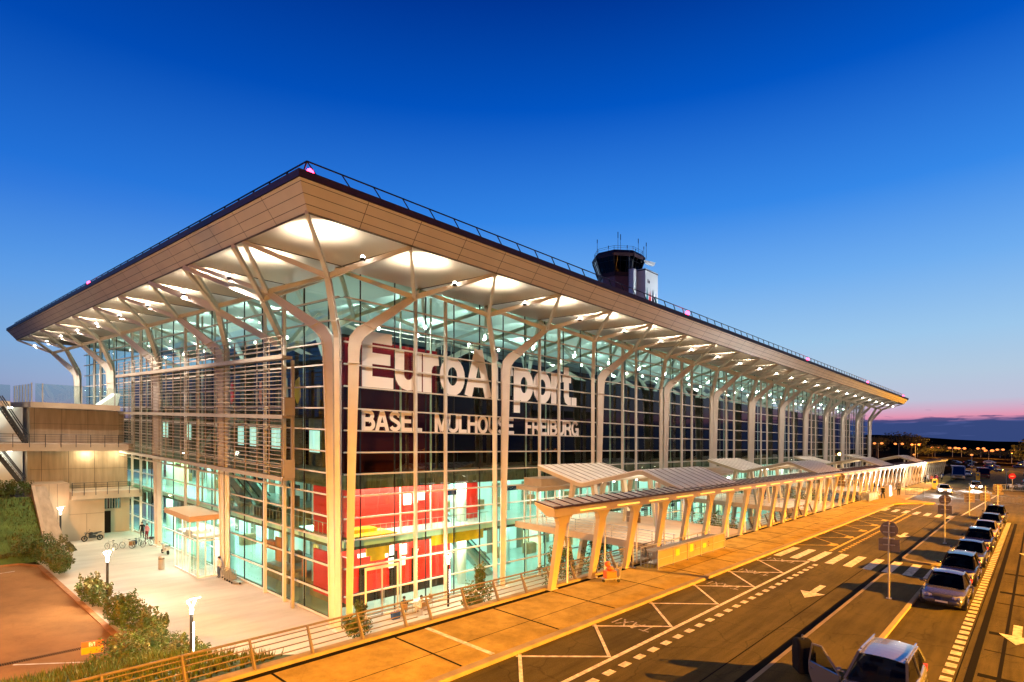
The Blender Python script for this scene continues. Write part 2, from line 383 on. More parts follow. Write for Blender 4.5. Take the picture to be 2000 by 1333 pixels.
rL = ramp([(0, lin(60, 66, 104)), (.05, lin(88, 100, 152)), (.09, lin(112, 138, 190)), (.14, lin(96, 150, 212)), (.22, lin(62, 140, 226)), (.33, lin(12, 100, 210)), (.5, lin(0, 64, 166)), (.61, lin(0, 50, 142)), (.74, lin(0, 22, 76)), (1, lin(0, 10, 42))])
nt.links.new(z, rR.inputs[0]); nt.links.new(z, rL.inputs[0])
az = math_('ADD', math_('MULTIPLY', sep.outputs['X'], .95), .28, True)   # glow lies toward the far end of the road
az = math_('SUBTRACT', az, math_('MULTIPLY', math_('ABSOLUTE', math_('MINIMUM', sep.outputs['Y'], 0.)), .5), True)
col = mixc(az, rL.outputs[0], rR.outputs[0])
# thin dark cloud bank and cloudlets low over the horizon
mp = nt.nodes.new('ShaderNodeMapping'); mp.inputs['Scale'].default_value = (9, 9, 95); nt.links.new(tc.outputs['Generated'], mp.inputs[0])
no = nt.nodes.new('ShaderNodeTexNoise'); no.inputs['Scale'].default_value = 1.6; no.inputs['Detail'].default_value = 5; nt.links.new(mp.outputs[0], no.inputs[0])
lowb = ramp([(0, (1, 1, 1, 1)), (.03, (1, 1, 1, 1)), (.060, (.0, .0, .0, 1)), (1, (0, 0, 0, 1))]); nt.links.new(z, lowb.inputs[0])
thr = math_('SUBTRACT', math_('ADD', no.outputs['Fac'], math_('MULTIPLY', lowb.outputs[0], .40)), .735)
cl = math_('MULTIPLY', math_('MULTIPLY', thr, 16., True), math_('GREATER_THAN', lowb.outputs[0], .001))
col = mixc(math_('MULTIPLY', cl, .85), col, lin(52, 70, 122))
behind = math_('MULTIPLY', math_('SUBTRACT', math_('MULTIPLY', sep.outputs['Y'], -1.), .12), 1.6, True)   # the side away from the afterglow is deeper blue
col = mixc(math_('MULTIPLY', behind, .8), col, lin(6, 14, 44))
gnd = math_('MULTIPLY', math_('ADD', z, .004), -300., True)
col = mixc(gnd, col, (.006, .006, .008, 1))
nt.links.new(col, bg.inputs['Color']); bg.inputs['Strength'].default_value = 1.0

# ------------------------------------------------------------------ ground, road, pavement
RZ, SZ, PZ = 4.70, 4.85, -.65
g = MB()
g.quad((-400, -900, RZ - .12), (3000, -900, RZ - .12), (3000, -16.25, RZ - .12), (-400, -16.25, RZ - .12))
g.quad((185, -16.25, RZ - .12), (3000, -16.25, RZ - .12), (3000, 2600, RZ - .12), (185, 2600, RZ - .12))
g.quad((-400, -16.25, PZ - .10), (185, -16.25, PZ - .10), (185, 2600, PZ - .10), (-400, 2600, PZ - .10))
g.quad((185, -16.25, PZ - .10), (185, 2600, PZ - .10), (185, 2600, RZ - .12), (185, -16.25, RZ - .12))
structure('ground', g, M['ground'])
m = MB(); m.quad((-60, -60, RZ), (280, -60, RZ), (280, -20.9, RZ), (-60, -20.9, RZ)); m.quad((79.5, -20.9, RZ), (280, -20.9, RZ), (280, -16.0, RZ), (118, -16.0, RZ))
structure('road', m, M['asphalt'])
m = MB()   # pavement slab with a rounded kerb nose at its far end
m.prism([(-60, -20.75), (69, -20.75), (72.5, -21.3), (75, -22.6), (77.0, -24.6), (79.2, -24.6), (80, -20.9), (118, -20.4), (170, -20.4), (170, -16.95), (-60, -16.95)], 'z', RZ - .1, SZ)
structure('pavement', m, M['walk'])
m = MB()
m.box(-60, 69, -21.06, -20.753, RZ - .1, SZ - .012)
for i in range(64):
    m.box(-58 + i * 2, -58 + i * 2 + 1.985, -21.075, -20.75, RZ - .09, SZ - .004)
structure('pavement_kerb', m, M['kerb'])
m = MB(); m.box(-60, 170, -16.93, -16.60, RZ, SZ - .03); structure('pavement_gutter', m, M['tar'])
m = MB(); m.box(-60, 15.6, -16.6, -16.2, PZ - .3, SZ + .10); m.box(31, 50, -16.6, -16.2, PZ - .3, SZ + .10); m.box(15.6, 31, -16.6, -16.2, PZ - .3, SZ - .01); m.box(50, 65, -16.6, -16.2, PZ - .3, SZ - .01); m.box(65, 170, -16.6, -16.2, PZ - .3, SZ + .10)
structure('pavement_retaining_wall', m, M['kerb'])
m = MB()
for i in range(26):
    x = -18 + 4.9 * i + (.6 if i == 3 else 0); m.box(x, x + .09, -20.7, -16.95, SZ, SZ + .004)
m.box(-60, 69, -19.2, -19.17, SZ, SZ + .0035)
structure('pavement_joints', m, M['tar'])
m = MB(); m.quad((-6.7, -20.7, SZ + .008), (-6.48, -20.7, SZ + .008), (-6.48, -16.95, SZ + .008), (-6.7, -16.95, SZ + .008)); structure('pavement_line', m, M['paint'])
# traffic islands and far verge
def island(x0, x1, y0=-30.45, y1=-28.3, far=True):
    mm = MB(); n = 8; c = (y0 + y1) / 2; r = (y1 - y0) / 2
    pts = [(x0 + (r * .8 - r * .8 * math.sin(math.pi * i / n)) * 1., c - r * math.cos(math.pi * i / n)) for i in range(n + 1)]
    pts += [(x1 - (r * .8 - r * .8 * math.sin(math.pi * i / n)), c + r * math.cos(math.pi * i / n)) for i in range(n + 1)]
    mm.prism(pts, 'z', RZ - .1, SZ - .01)
    k = MB(); q = [(c_[0] + (.16 if c_[0] > (x0 + x1) / 2 and abs(c_[1] - c) < r * .98 else -.16 if abs(c_[1] - c) < r * .98 else 0), c_[1] + (.17 if c_[1] > c else -.17)) for c_ in pts]
    for i in range(len(pts)):
        j = (i + 1) % len(pts)
        if (Vector(pts[i]) - Vector(pts[j])).length < 1e-4: continue
        k.add([(*pts[i], SZ), (*pts[j], SZ), (*q[j], SZ - .02), (*q[i], SZ - .02), (*q[j], RZ - .1), (*q[i], RZ - .1)], [(0, 1, 2, 3), (3, 2, 4, 5)])
    return mm, k
a, ka = island(-30, 21.4); b, kb = island(27.4, 63.5)
for s_ in (b,): a.add(s_.v, s_.f)
ka.add(kb.v, kb.f)
structure('traffic_island', a, M['asphalt']); structure('traffic_island_kerb', ka, M['kerb'])
m = MB(); m.box(-60, 69, -28.2, -27.72, RZ, RZ + .004); m.box(-60, 62, -33.72, -33.48, RZ, RZ + .004); m.box(-60, 62, -34.46, -34.34, RZ, RZ + .004); m.box(-60, 62, -33.28, -33.24, RZ, RZ + .0035)  # tar drain beside the island, then plain dark strips in the right lane
m.box(-60, 69, -26.93, -26.88, RZ, RZ + .0035); m.box(58.2, 58.5, -28, -21.1, RZ, RZ + .006)
for i in range(9): m.box(2.2 + i * 3.3 + random.uniform(-.5, .5), 2.24 + i * 3.3, -37, -33.8, RZ, RZ + .0035)
structure('road_dark_strips', m, M['tar'])
m = MB()
def ln(mm, p, q, wd, zz=RZ + .008):
    p = Vector((*p, 0)); q = Vector((*q, 0)); d = (q - p).normalized(); o = Vector((-d.y, d.x, 0)) * wd / 2
    mm.quad(*[(v.x, v.y, zz) for v in (p - o, q - o, q + o, p + o)])
ln(m, (-30, -23.72), (21.6, -23.72), .17)
for i in range(-4, 5):
    x = -.9 + 4.95 * i
    ln(m, (x, -21.15), (x + 2.6, -23.6), .13, RZ + .012); 
    ln(m, (x + .25, -21.12), (x - 2.45, -23.6), .13, RZ + .016)
ln(m, (18.9, -21.15), (21.4, -23.6), .13, RZ + .012)
x = -30.
while x < 21.: m.box(x, x + .52, -24.47, -24.2, RZ, RZ + .008); x += 1.05
def zebra(x0, x1, sk, y0, n, y1):
    for i in range(n):
        y = y0 - 1.1 * i
        if y1 < y: pass
        m.quad((x0 + sk * i, y - .52, RZ + .009), (x1 + sk * i, y - .52, RZ + .009), (x1 + sk * i, y, RZ + .009), (x0 + sk * i, y, RZ + .009))
zebra(21.75, 26.4, .05, -21.3, 9, 0); zebra(61.6, 65.2, -.25, -21.0, 7, 0)
def arrow(x, y):
    m.add([(x, y, RZ + .009), (x + 1.5, y - .62, RZ + .009), (x + 1.5, y - .16, RZ + .009), (x + 3.6, y - .16, RZ + .009), (x + 3.6, y + .16, RZ + .009), (x + 1.5, y + .16, RZ + .009), (x + 1.5, y + .62, RZ + .009)], [(0, 1, 2, 3, 4, 5, 6)])
arrow(11.4, -26.25); arrow(10.6, -34.75); arrow(39.5, -26.3); arrow(37.5, -34.9)
x = -6.
while x < 62.: m.box(x, x + .5, -33.17, -32.82, RZ, RZ + .009); x += .88
mw = MB()
for i in range(-3, 5):
    x = -.9 + 4.95 * i + (1.35 if i % 2 == 0 else 1.1)
    L = text_len('TAXI'); s = 1.9 / L
    if i % 2 == 0 or i == 3: lettering(mw, 'TAXI', lambda u, v, k, x=x: (x + .55 - .85 * v, -23.25 + u * s, RZ + .008 + .003 * k), sw=.10)
for i in range(8): m.quad((66.5 + i * .9, -21.6, RZ + .008), (66.6 + i * .9, -21.6, RZ + .008), (67.5 + i * 1.25, -23.5, RZ + .008), (67.35 + i * 1.25, -23.5, RZ + .008))
ln(m, (66, -23.6), (80, -23.8), .12); ln(m, (64, -28.6), (110, -30.2), .18)
structure('road_markings', m, M['paint']); structure('taxi_lettering', mw, mat('worn_paint', (.05, .04, .03), .8, col2=(.5, .44, .38), scale=7.))
m = MB(); ln(m, (27, -23.72), (61, -23.72), .2)
x = 27.2
while x < 60: m.box(x, x + .5, -24.45, -24.22, RZ, RZ + .008); x += .95
for i in range(6):
    x = 27.5 + 5.3 * i; ln(m, (x, -21.15), (x + 2.7, -23.6), .12, RZ + .012); ln(m, (x + 3.0, -21.15), (x + 2.9, -21.2), .1, RZ + .015); ln(m, (x + 5.2, -21.12), (x + 2.75, -23.6), .12, RZ + .016)
for i in range(5): m.box(29.6 + 5.3 * i, 30.9 + 5.3 * i, -23.4, -22.9, RZ, RZ + .008)
structure('bus_bay_markings', m, M['painty'])
# plaza, service road
m = MB(); m.prism([(-11.2, -16.2), (185, -16.2), (185, 0.), (185, 60), (-11.2, 60)], 'z', PZ - .08, PZ); structure('plaza', m, M['paving'])
m = MB(); m.prism([(-60, 3.3), (-11.55, 3.3), (-11.55, 31.2), (-12.6, 33.0), (-60, 34.0)], 'z', PZ - .3, PZ - .12 + .06); structure('service_road', m, M['asphalt2'])
m = MB()
for i in range(28): m.box(-11.55, -11.21, 3.3 + i, 4.285 + i, PZ - .3, PZ + .03)
m.bar((-11.4, 31.3, PZ - .1), (-12.5, 33.1, PZ - .1), .3, .25); m.bar((-12.5, 33.1, PZ - .1), (-60, 34.1, PZ - .1), .3, .25)
structure('service_road_kerb', m, M['kerbs'])
m = MB(); zz = PZ - .045
ln(m, (-16.5, 6.0), (-13.3, 3.6), .12, zz); ln(m, (-15.6, 29.8), (-13.2, 30.3), .1, zz); structure('service_road_line', m, M['paint'])
m = MB()
for i in range(60): m.box(-17.5 + i * .1, -17.45 + i * .1, 6.2, 6.6, PZ - .06, zz)
structure('drain_grating', m, M['tar'])
m = MB(); m.prism([(-11.2, 33.4), (-7.5, 36.5), (-7.1, 42), (-10.4, 42)], 'z', PZ - .05, PZ + .006); structure('paved_corner', m, M['asphalt'])
# grass slopes
def slope(name, P, n=14):
    mm = MB(); vs = []; fs = []
    for i in range(n + 1):
        for j in range(n + 1):
            u, v = i / n, j / n
            p = [P[0][k] * (1 - u) * (1 - v) + P[1][k] * u * (1 - v) + P[2][k] * u * v + P[3][k] * (1 - u) * v for k in range(3)]
            vs.append((p[0], p[1], p[2] + (random.uniform(-.1, .1) if 0 < i < n and 0 < j < n else 0)))
    fs = [(i * (n + 1) + j, (i + 1) * (n + 1) + j, (i + 1) * (n + 1) + j + 1, i * (n + 1) + j + 1) for i in range(n) for j in range(n)]
    mm.add(vs, fs); structure(name, mm, M['grass'])
    t = MB()
    return P
def tufts(mm, P, n, h):
    for _ in range(n):
        u, v = random.random(), random.random()
        p = Vector([P[0][k] * (1 - u) * (1 - v) + P[1][k] * u * (1 - v) + P[2][k] * u * v + P[3][k] * (1 - u) * v for k in range(3)])
        for _ in range(3):
            a = random.uniform(0, 6.28); q = h * random.uniform(.5, 1.3); s_ = Vector((math.cos(a), math.sin(a), 0))
            mm.add([p - s_ * .035, p + s_ * .035, p + Vector((random.uniform(-.4, .4) * q, random.uniform(-.4, .4) * q, q))], [(0, 1, 2)], random.choice((0, 1)))
PA = slope('grass_bank', [(-60, 34.2, PZ - .1), (-9.4, 33.6, PZ - .1), (-10.45, 41.6, 4.4), (-60, 43.5, 5.3)])
PB = slope('grass_slope', [(-60, 3.2, PZ - .1), (-11.3, 3.2, PZ - .08), (-10.3, -16.4, SZ - .25), (-60, -16.4, SZ - .15)])
t = MB(); tufts(t, [(-18, 34.3, PZ), (-9.6, 34, PZ), (-10.5, 41.4, 4.2), (-18, 42, 4.6)], 2600, .34); tufts(t, [(-22, 3.2, PZ - .1), (-11.6, 3.2, PZ), (-10.5, -13, 3.6), (-22, -13, 3.6)], 3600, .42)
tufts(t, [(-3, -15.9, PZ), (15, -15.9, PZ), (15, -14.4, PZ), (-3, -14.4, PZ)], 700, .7)
tag(t.build('grass', [M['leaf'], M['leaf2']]), 'long rough grass on the banks beside the service road', 'grass', kind='stuff')

# ------------------------------------------------------------------ terminal
LX, LY = 14.75, 17.2; NBX, NBY = 11, 4; HX, HY = LX / 2, LY / 2
XE, YE = 171., 78.
T = root('airport_terminal', 0, 0, PZ, 'long glass airport terminal with an upswept white roof on branching steel columns', 'airport terminal')
ZS = 23.85
# roof
m = MB()
o = [(-7.7, -8.6), (XE + 1, -8.6), (XE + 1, YE + 1), (-7.7, YE + 1)]; i_ = [(-6.3, -7.2), (XE - .4, -7.2), (XE - .4, YE - .4), (-6.3, YE - .4)]
zt = [25.45] * 4
def ringf(mm, A, za, B, zb, mi=0):
    for k in range(4):
        l = (k + 1) % 4; mm.quad((*A[k], za), (*A[l], za), (*B[l], zb), (*B[k], zb), mi)
ringf(m, o, 25.12, o, 25.50); ringf(m, o, 25.50, i_, 25.62)
m.quad((*i_[0], 25.62), (30, 34, 27.4), (140, 34, 27.4), (*i_[1], 25.62)); m.quad((*i_[2], 25.62), (140, 34, 27.4), (30, 34, 27.4), (*i_[3], 25.62))
m.add([(*i_[0], 25.62), (*i_[3], 25.62), (30, 34, 27.4)], [(0, 1, 2)]); m.add([(*i_[1], 25.62), (*i_[2], 25.62), (140, 34, 27.4)], [(0, 1, 2)])
roof = m.build('roof', M['rooftrim'], T)
m = MB()
def inset(d): return [(-7.64 + d, -8.54 + d), (XE + .94 - d, -8.54 + d), (XE + .94 - d, YE + .94 - d), (-7.64 + d, YE + .94 - d)]
rows = [(.0, 25.12), (.12, 24.98), (.42, 24.56), (.72, 24.16), (.93, 23.86)]
for (d0, z0), (d1, z1) in zip(rows, rows[1:]):
    ringf(m, inset(d0 + .008), z0 - .012, inset(d1 - .008), z1 + .012, 0)
    ringf(m, inset(d1 - .008), z1 + .012, inset(d1 + .0), z1 + .022, 1); ringf(m, inset(d1), z1 + .022, inset(d1 + .008), z1 - .012, 1)
for x in [(-7.3 + 3.65 * k) for k in range(1, 49)]:
    m.add([(x, -8.545, 25.11), (x + .035, -8.545, 25.11), (x + .035, -7.63, 23.84), (x, -7.63, 23.84)], [(0, 1, 2, 3)], 1)
for y in [(-8 + 3.65 * k) for k in range(1, 24)]:
    m.add([(-7.645, y, 25.11), (-7.645, y + .035, 25.11), (-6.73, y + .035, 23.84), (-6.73, y, 23.84)], [(0, 1, 2, 3)], 1)
m.build('fascia', [M['fascia'], M['groove']], roof)
# safety rail on the roof edge
m = MB()
m.tube((-6.9, -7.9, 26.3), (XE, -7.9, 26.3), .045, n=5); m.tube((-6.9, -7.9, 26.3), (-6.9, YE, 26.3), .045, n=5)
x = -6.9
while x < XE: m.tube((x + .95, -7.75, 25.5), (x, -7.9, 26.3), .045, n=4); x += 2.0
y = -7.9
while y < YE: m.tube((-6.75, y + .95, 25.5), (-6.9, y, 26.3), .045, n=4); y += 2.0
m.build('roof_railing', M['black'], roof)
for (x, y) in ((-6.6, -7.7), (35.7, -8.2), (78.4, -8.2), (122, -8.2), (166, -8.2), (-7.2, 33.4)):
    m = MB(); m.tube((x, y, 25.5), (x, y, 25.75), .09, n=8, m=1); m.ball((x, y, 25.86), .2, n=10, sz=1.15)
    m.build('warning_beacon', [E_RED, M['black']], roof, smooth=True)
# vaulted soffit panels
def vault(mm, x0, x1, y0, y1, rise=.85, n=10, z0=ZS):
    vs = [];
    for i in range(n + 1):
        for j in range(n + 1):
            a, b = i / n, j / n; h = rise * (max(0, math.sin(math.pi * a)) ** .7) * (max(0, math.sin(math.pi * b)) ** .7)
            vs.append((x0 + (x1 - x0) * a, y0 + (y1 - y0) * b, z0 + max(0, h)))
    mm.add(vs, [(i * (n + 1) + j, (i + 1) * (n + 1) + j, (i + 1) * (n + 1) + j + 1, i * (n + 1) + j + 1) for i in range(n) for j in range(n)])
def vaulty(mm, x0, x1, y0, y1, **k):
    t = MB(); vault(t, y0, y1, x0, x1, **k); mm.add([(b, a, c) for a, b, c in t.v], t.f)
m = MB()
vault(m, -6.72, 0, -7.62, 0)
for j in range(23): vault(m, j * HX, (j + 1) * HX, -7.62, .9)
for j in range(9): vaulty(m, -6.72, .9, j * HY, (j + 1) * HY)
m.build('soffit', M['soffit'], roof, smooth=True)
m = MB()
for j in range(24): m.box(HX * j - .03, HX * j + .03, -7.6, .85, ZS - .03, ZS + .01)
for j in range(10): m.box(-6.7, .85, HY * j - .03, HY * j + .03, ZS - .028, ZS + .012)
m.box(-6.7, XE, -7.62, -7.54, ZS - .06, ZS - .02); m.box(-6.74, -6.66, -7.54, YE, ZS - .06, ZS - .02)
m.build('soffit_seams', M['groove'], roof)
m = MB()
for r_ in range(3):
    for j in range(22): vault(m, max(.9, j * HX), (j + 1) * HX, .9 + 8.6 * r_, .9 + 8.6 * (r_ + 1), n=6)
for r_ in range(2):
    for j in range(3, 9): vaulty(m, .9 + 7.4 * r_, .9 + 7.4 * (r_ + 1), .9 + HY * j, .9 + HY * (j + 1), n=6)
m.build('inner_ceiling', M['ceilin'], roof, smooth=True)
# branching columns
ZN = 22.0
TIPC = (-6.75, -7.6, ZS); CN = (-3.0, -3.26, ZN)
NR = [(HX * j + HX / 2, -3.2, ZN) for j in range(23)]
NL = [(-3.2, HY * j + HY / 2, ZN) for j in range(9)]
def column(c, dirs, zb=PZ):
    m = MB(); arms = []
    for (node, th) in dirs:
        d = Vector((node[0] - c[0], node[1] - c[1])); S = d.length; d.normalize()
        m.ibeam(c, d, [(.56, zb, .42), (.70, 9, .53), (.86, 17.2, .72)], th)
        m.box(c[0] + d.x * .7 - .4, c[0] + d.x * .7 + .4, c[1] + d.y * .7 - .35, c[1] + d.y * .7 + .35, zb, zb + .06)
        a = MB(); a.ibeam(c, d, [(.86, 17.2, .72), (.88, 18.15, .78), (.98, 18.8, .86), (1.34, 19.32, .82), (1.9, 19.72, .70), (S, ZN, .42)], th - .004)
        for s_, z_ in ((.86, 17.2), (1.9, 19.72)):
            a.ribbon(c, d, [(s_, z_ - .035, .78), (s_ + (.0 if s_ < 1 else .03), z_ + .035, .78)], th + .06)
        arms.append(a)
    col_ = m.build('column', M['steel'], T)
    for a in arms: a.build('arm', M['steel'], col_)
TH = .34
column((-.42, -.50), [(NL[0], TH), (CN, TH), (NR[0], TH)])
for i in range(1, NBX + 1): column((LX * i, -.52), [(NR[2 * i - 1], TH), (NR[2 * i], TH)])
for i in range(1, NBY + 1): column((-.52, LY * i), [(NL[2 * i - 1], TH), (NL[2 * i], TH)])
def vee(name, node, tips, wd=.24, h=.34, nick=.0):
    m = MB()
    for t in tips: m.bar(node, t, wd, h, w2=wd * .7, h2=h * .7)
    m.build(name, M['steel'], roof)
for j, n_ in enumerate(NR):
    vee('eave_strut', n_, [(HX * j, -7.5, ZS - .08), (HX * (j + 1), -7.5, ZS - .08)]); vee('inner_strut', n_, [(HX * j, .85, ZS - .08), (HX * (j + 1), .85, ZS - .08)])
for j, n_ in enumerate(NL):
    vee('eave_strut', n_, [(-6.65, HY * j, ZS - .08), (-6.65, HY * (j + 1), ZS - .08)]); vee('inner_strut', n_, [(.85, HY * j, ZS - .08), (.85, HY * (j + 1), ZS - .08)])
vee('eave_strut', CN, [TIPC, (0, -7.5, ZS - .1), (-6.65, 0, ZS - .1)])
# floodlights clipped to the struts
for (x, y) in [(HX * j + HX * .72, -5.6) for j in range(-1, 23)] + [(-5.0, HY * j + HY * .72) for j in range(9)]:
    m = MB(); m.tube((x, y, ZS - 1.05), (x, y, ZS - .90), .16, n=8, m=1); m.ball((x, y, ZS - .86), .13, n=8); m.build('floodlight', [E_FLOOD, M['black']], roof, smooth=True)
# facades
TZ = [PZ + .08, 1.2, 3.1] + [5.0 + 1.52 * k for k in range(12)]
ZT = 23.6
def facade(kind, a0, a1, mulls, joints, zb=PZ, skip=None):
    if kind == 'x': P = lambda a, n, z: (a, n, z)
    else: P = lambda a, n, z: (n, a, z)
    m = MB(); m.quad(P(a0, 0, zb), P(a1, 0, zb), P(a1, 0, ZT), P(a0, 0, ZT)); gl = m.build('glass_bay', M['glass' if kind == 'x' else 'glasse'], T)
    f = MB()
    def bx(mm, a, b, n0, n1, z0, z1):
        p, q = P(a, n0, z0), P(b, n1, z1); mm.box(min(p[0], q[0]), max(p[0], q[0]), min(p[1], q[1]), max(p[1], q[1]), z0, z1)
    for x in mulls: bx(f, x - .10, x + .10, -.62, -.40, zb, 23.2)
    for z_ in TZ: bx(f, a0 + .02, a1 - .02, -.30, -.17, z_ - .05, z_ + .05)
    for x in mulls:
        for z_ in TZ: bx(f, x - .04, x + .04, -.40, -.30, z_ - .08, z_ + .08)
    for x in mulls:
        bx(f, x - .30, x - .22, .9, 1.05, zb, 23.4)
    f.build('mullions', M['steel'], gl)
    d = MB()
    for x in joints: bx(d, x - .035, x + .035, -.05, .03, zb, ZT)
    for z_ in TZ: bx(d, a0, a1, -.012, .012, z_ - .012, z_ + .012)
    d.build('joints', M['joint'], gl)
    return gl
for i in range(NBX): facade('x', LX * i + (.0 if i else -.0), LX * (i + 1), [LX * i + 5.95, LX * i + 8.95], [LX * i + 1.45 + 2.95 * k for k in range(5)])
for i in range(NBY): facade('y', LY * i, LY * (i + 1), [LY * i + 7.2, LY * i + 10.4], [LY * i + 1.7 + 3.4 * k for k in range(5)])
facade('y', LY * NBY, 76, [LY * NBY + 3.6], [LY * NBY + 1.7]) if False else None
# interior
m = MB(); m.box(.25, 162, .25, 40, PZ - .05, PZ + .02); m.box(.25, 40, 40, 68.6, PZ - .05, PZ + .02); m.build('ground_floor', M['floorin'], T)
m = MB(); m.box(.45, 161.8, .45, 40, 4.36, 4.82); m.box(.45, 40, 40, 68.4, 4.36, 4.82)
fs = m.build('floor_slab', M['slab'], T)
m = MB(); m.box(.6, 161.8, .6, 40, 4.10, 4.35); m.box(.6, 40, 40, 68.4, 4.10, 4.35); m.build('slatted_ceiling', M['ceilbrown'], fs)
m = MB(); m.box(.6, 161.8, .6, 40, 4.825, 4.85); m.box(.6, 40, 40, 68.4, 4.825, 4.85); m.build('floor_finish', M['floorin'], fs)
m = MB(); m.box(.9, 161.6, .9, 40, 8.35, 9.4); m.box(.9, 40, 40, 68.4, 8.35, 9.4); m.build('floor_slab', M['ceilbrown'], T)
m = MB(); m.box(3.6, 161.5, 3.6, 60, 9.4, 17.4, 0); m.box(11.0, 161.5, 3.8, 60, 17.4, 19.0, 1); m.box(3.8, 11.0, 12, 60, 17.4, 19.0, 1); m.build('unlit_upper_block', [M['dark'], M['darkblue']], T)  # dark colours put in for the unlit upper floors
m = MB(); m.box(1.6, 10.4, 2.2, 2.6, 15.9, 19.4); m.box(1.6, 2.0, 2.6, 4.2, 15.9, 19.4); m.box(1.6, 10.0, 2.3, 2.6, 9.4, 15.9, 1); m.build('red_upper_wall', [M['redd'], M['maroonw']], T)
m = MB()
for k in range(9): m.tube((11 + k * 1.1, 2.3, 16.3), (11 + k * 1.1, 2.3, 20.5), .05, n=5)
m.tube((2, 1.6, 20.3), (30, 1.6, 20.3), .05); m.tube((2, 1.6, 19.9), (30, 1.6, 19.9), .04)
m.build('gallery_railing', M['galv'], T)
m = MB(); m.box(1.1, 12.3, 3.0, 3.25, 4.86, 8.3); m.box(1.0, 1.25, .9, 5.6, 4.86, 8.3); m.box(14.3, 16.0, 3.0, 3.25, 4.86, 8.3)
m.box(1.0, 12.6, 3.0, 3.2, .25, 3.5); m.box(1.0, 1.2, .9, 5.6, .25, 3.5); m.build('red_wall', M['red'], T)
m = MB(); m.box(6.1, 6.9, 2.95, 2.98, .25, 3.0); m.box(8.3, 9.0, 2.95, 2.98, .25, 3.0); m.box(1.0, 12.6, 3.02, 3.2, PZ, .25); m.box(3.3, 4.0, 2.94, 2.97, PZ, 2.2); m.build('dark_doorway', M['dark'], T)
m = MB(); m.box(1.0, 5.2, .8, 2.95, 4.86, 4.97); m.box(1.0, 4.2, 1.9, 2.95, 4.97, 5.25); m.box(2.4, 4.4, .62, .75, 3.5, 4.08); m.box(2.8, 4.0, .62, .74, 3.1, 3.5); m.box(8.4, 14.2, .48, .6, 3.55, 4.34); m.build('yellow_panel', M['yellow'], T)
m = MB()
for (x, z_, w_, h_) in ((5.2, 2.6, .7, .8), (6.0, 2.7, .55, .8), (5.95, 1.7, .5, .8), (7.15, 2.6, .6, .85), (7.2, 1.75, .4, .7), (7.4, 6.6, .8, .9), (8.4, 6.7, .5, .9), (3.1, 2.9, 1.0, .3), (9.0, 6.9, .6, .7)):
    m.box(x, x + w_, 2.86, 2.89, z_, z_ + h_)
m.build('posters', M['white'], T)
m = MB(); m.box(11.2, 161, 9.5, 9.8, PZ + .03, 4.08); m.box(12.8, 161, 9.0, 9.3, 4.86, 8.3); m.box(9.0, 9.3, 3.3, 66, PZ + .03, 4.08); m.box(9.4, 9.7, 3.4, 66, 4.86, 8.3)
m.build('back_wall', M['white'], T)
m = MB()
for (x, y) in ((14.6, 4.6), (13.4, 2.4), (22, 5), (29.5, 4), (44.2, 4), (59, 4), (73.7, 4), (88.5, 4), (3.0, 8.6), (4.5, 17.2), (3.2, 26), (4.5, 34.4), (3, 43), (4.5, 51.6)):
    m.tube((x, y, PZ + .03), (x, y, 4.08), .42, n=14); m.tube((x, y, 4.86), (x, y, 8.34), .42, n=14)
m.build('round_columns', M['white'], T, smooth=True)
# escalators, railings, furniture seen through the glass
def flight(mm, p, q, wd, axis):
    mm.bar(p, q, wd, .55, 0); up = Vector((0, 0, .75)); o = Vector((wd / 2, 0, 0)) if axis == 'y' else Vector((0, wd / 2, 0))
    for s_ in (-1, 1):
        mm.bar(Vector(p) + o * s_ + up, Vector(q) + o * s_ + up, .1, .1, 1); mm.bar(Vector(p) + o * s_ + up * .45, Vector(q) + o * s_ + up * .45, .03, .6, 2)
for k, (p, q, ax) in enumerate((((17.5, 3.2, PZ), (11.5, 3.2, 4.7), 'x'), ((19.5, 5.4, PZ), (13.5, 5.4, 4.7), 'x'), ((2.6, 21.0, 4.9), (2.6, 30.0, 9.0), 'y'), ((4.4, 21.0, 4.9), (4.4, 30.0, 9.0), 'y'), ((2.6, 32.5, 9.0), (2.6, 24.5, 13.2), 'y'))):
    m = MB(); flight(m, p, q, 1.1, ax); m.build('escalator', [M['galv'], M['black'], M['glassc']], T)
m = MB()
for x in range(2, 29): m.tube((x * .5 + .6, .62, 4.85), (x * .5 + .6, .62, 5.75), .02, n=4)
m.tube((1, .62, 5.75), (15, .62, 5.75), .03, n=5)
for y in range(2, 30): m.tube((.62, y * .6 + .6, 4.85), (.62, y * .6 + .6, 5.75), .02, n=4)
m.tube((.62, 1, 5.75), (.62, 18, 5.75), .03, n=5); m.build('floor_railing', M['galv'], fs)
m = MB()
for k in range(7): m.box(1.0 + .0, 1.6, 12.0 + k * .55, 12.4 + k * .55, 4.86, 5.5); m.box(1.55, 1.62, 12.0 + k * .55, 12.4 + k * .55, 5.3, 5.8)
for (x, y) in ((2.0, 4.0), (2.6, 6.5), (2.2, 5.2)): m.box(x, x + 1.1, y, y + .5, 4.86, 5.7)
m.build('seats', M['black'], T)
m = MB(); m.box(1.4, 1.5, 11.6, 12.6, 1.3, 3.3); m.box(1.8, 2.3, 13.6, 15.2, 1.9, 2.6); m.box(2.2, 2.3, 9.0, 9.6, .4, 1.8); m.build('banner', M['orange'], T)
m = MB(); m.box(2.0, 3.4, 11.5, 15.5, PZ + .03, .5); m.box(1.8, 2.8, 4, 7.6, PZ + .03, .4); m.build('counter', M['brownw'], T)
m = MB()
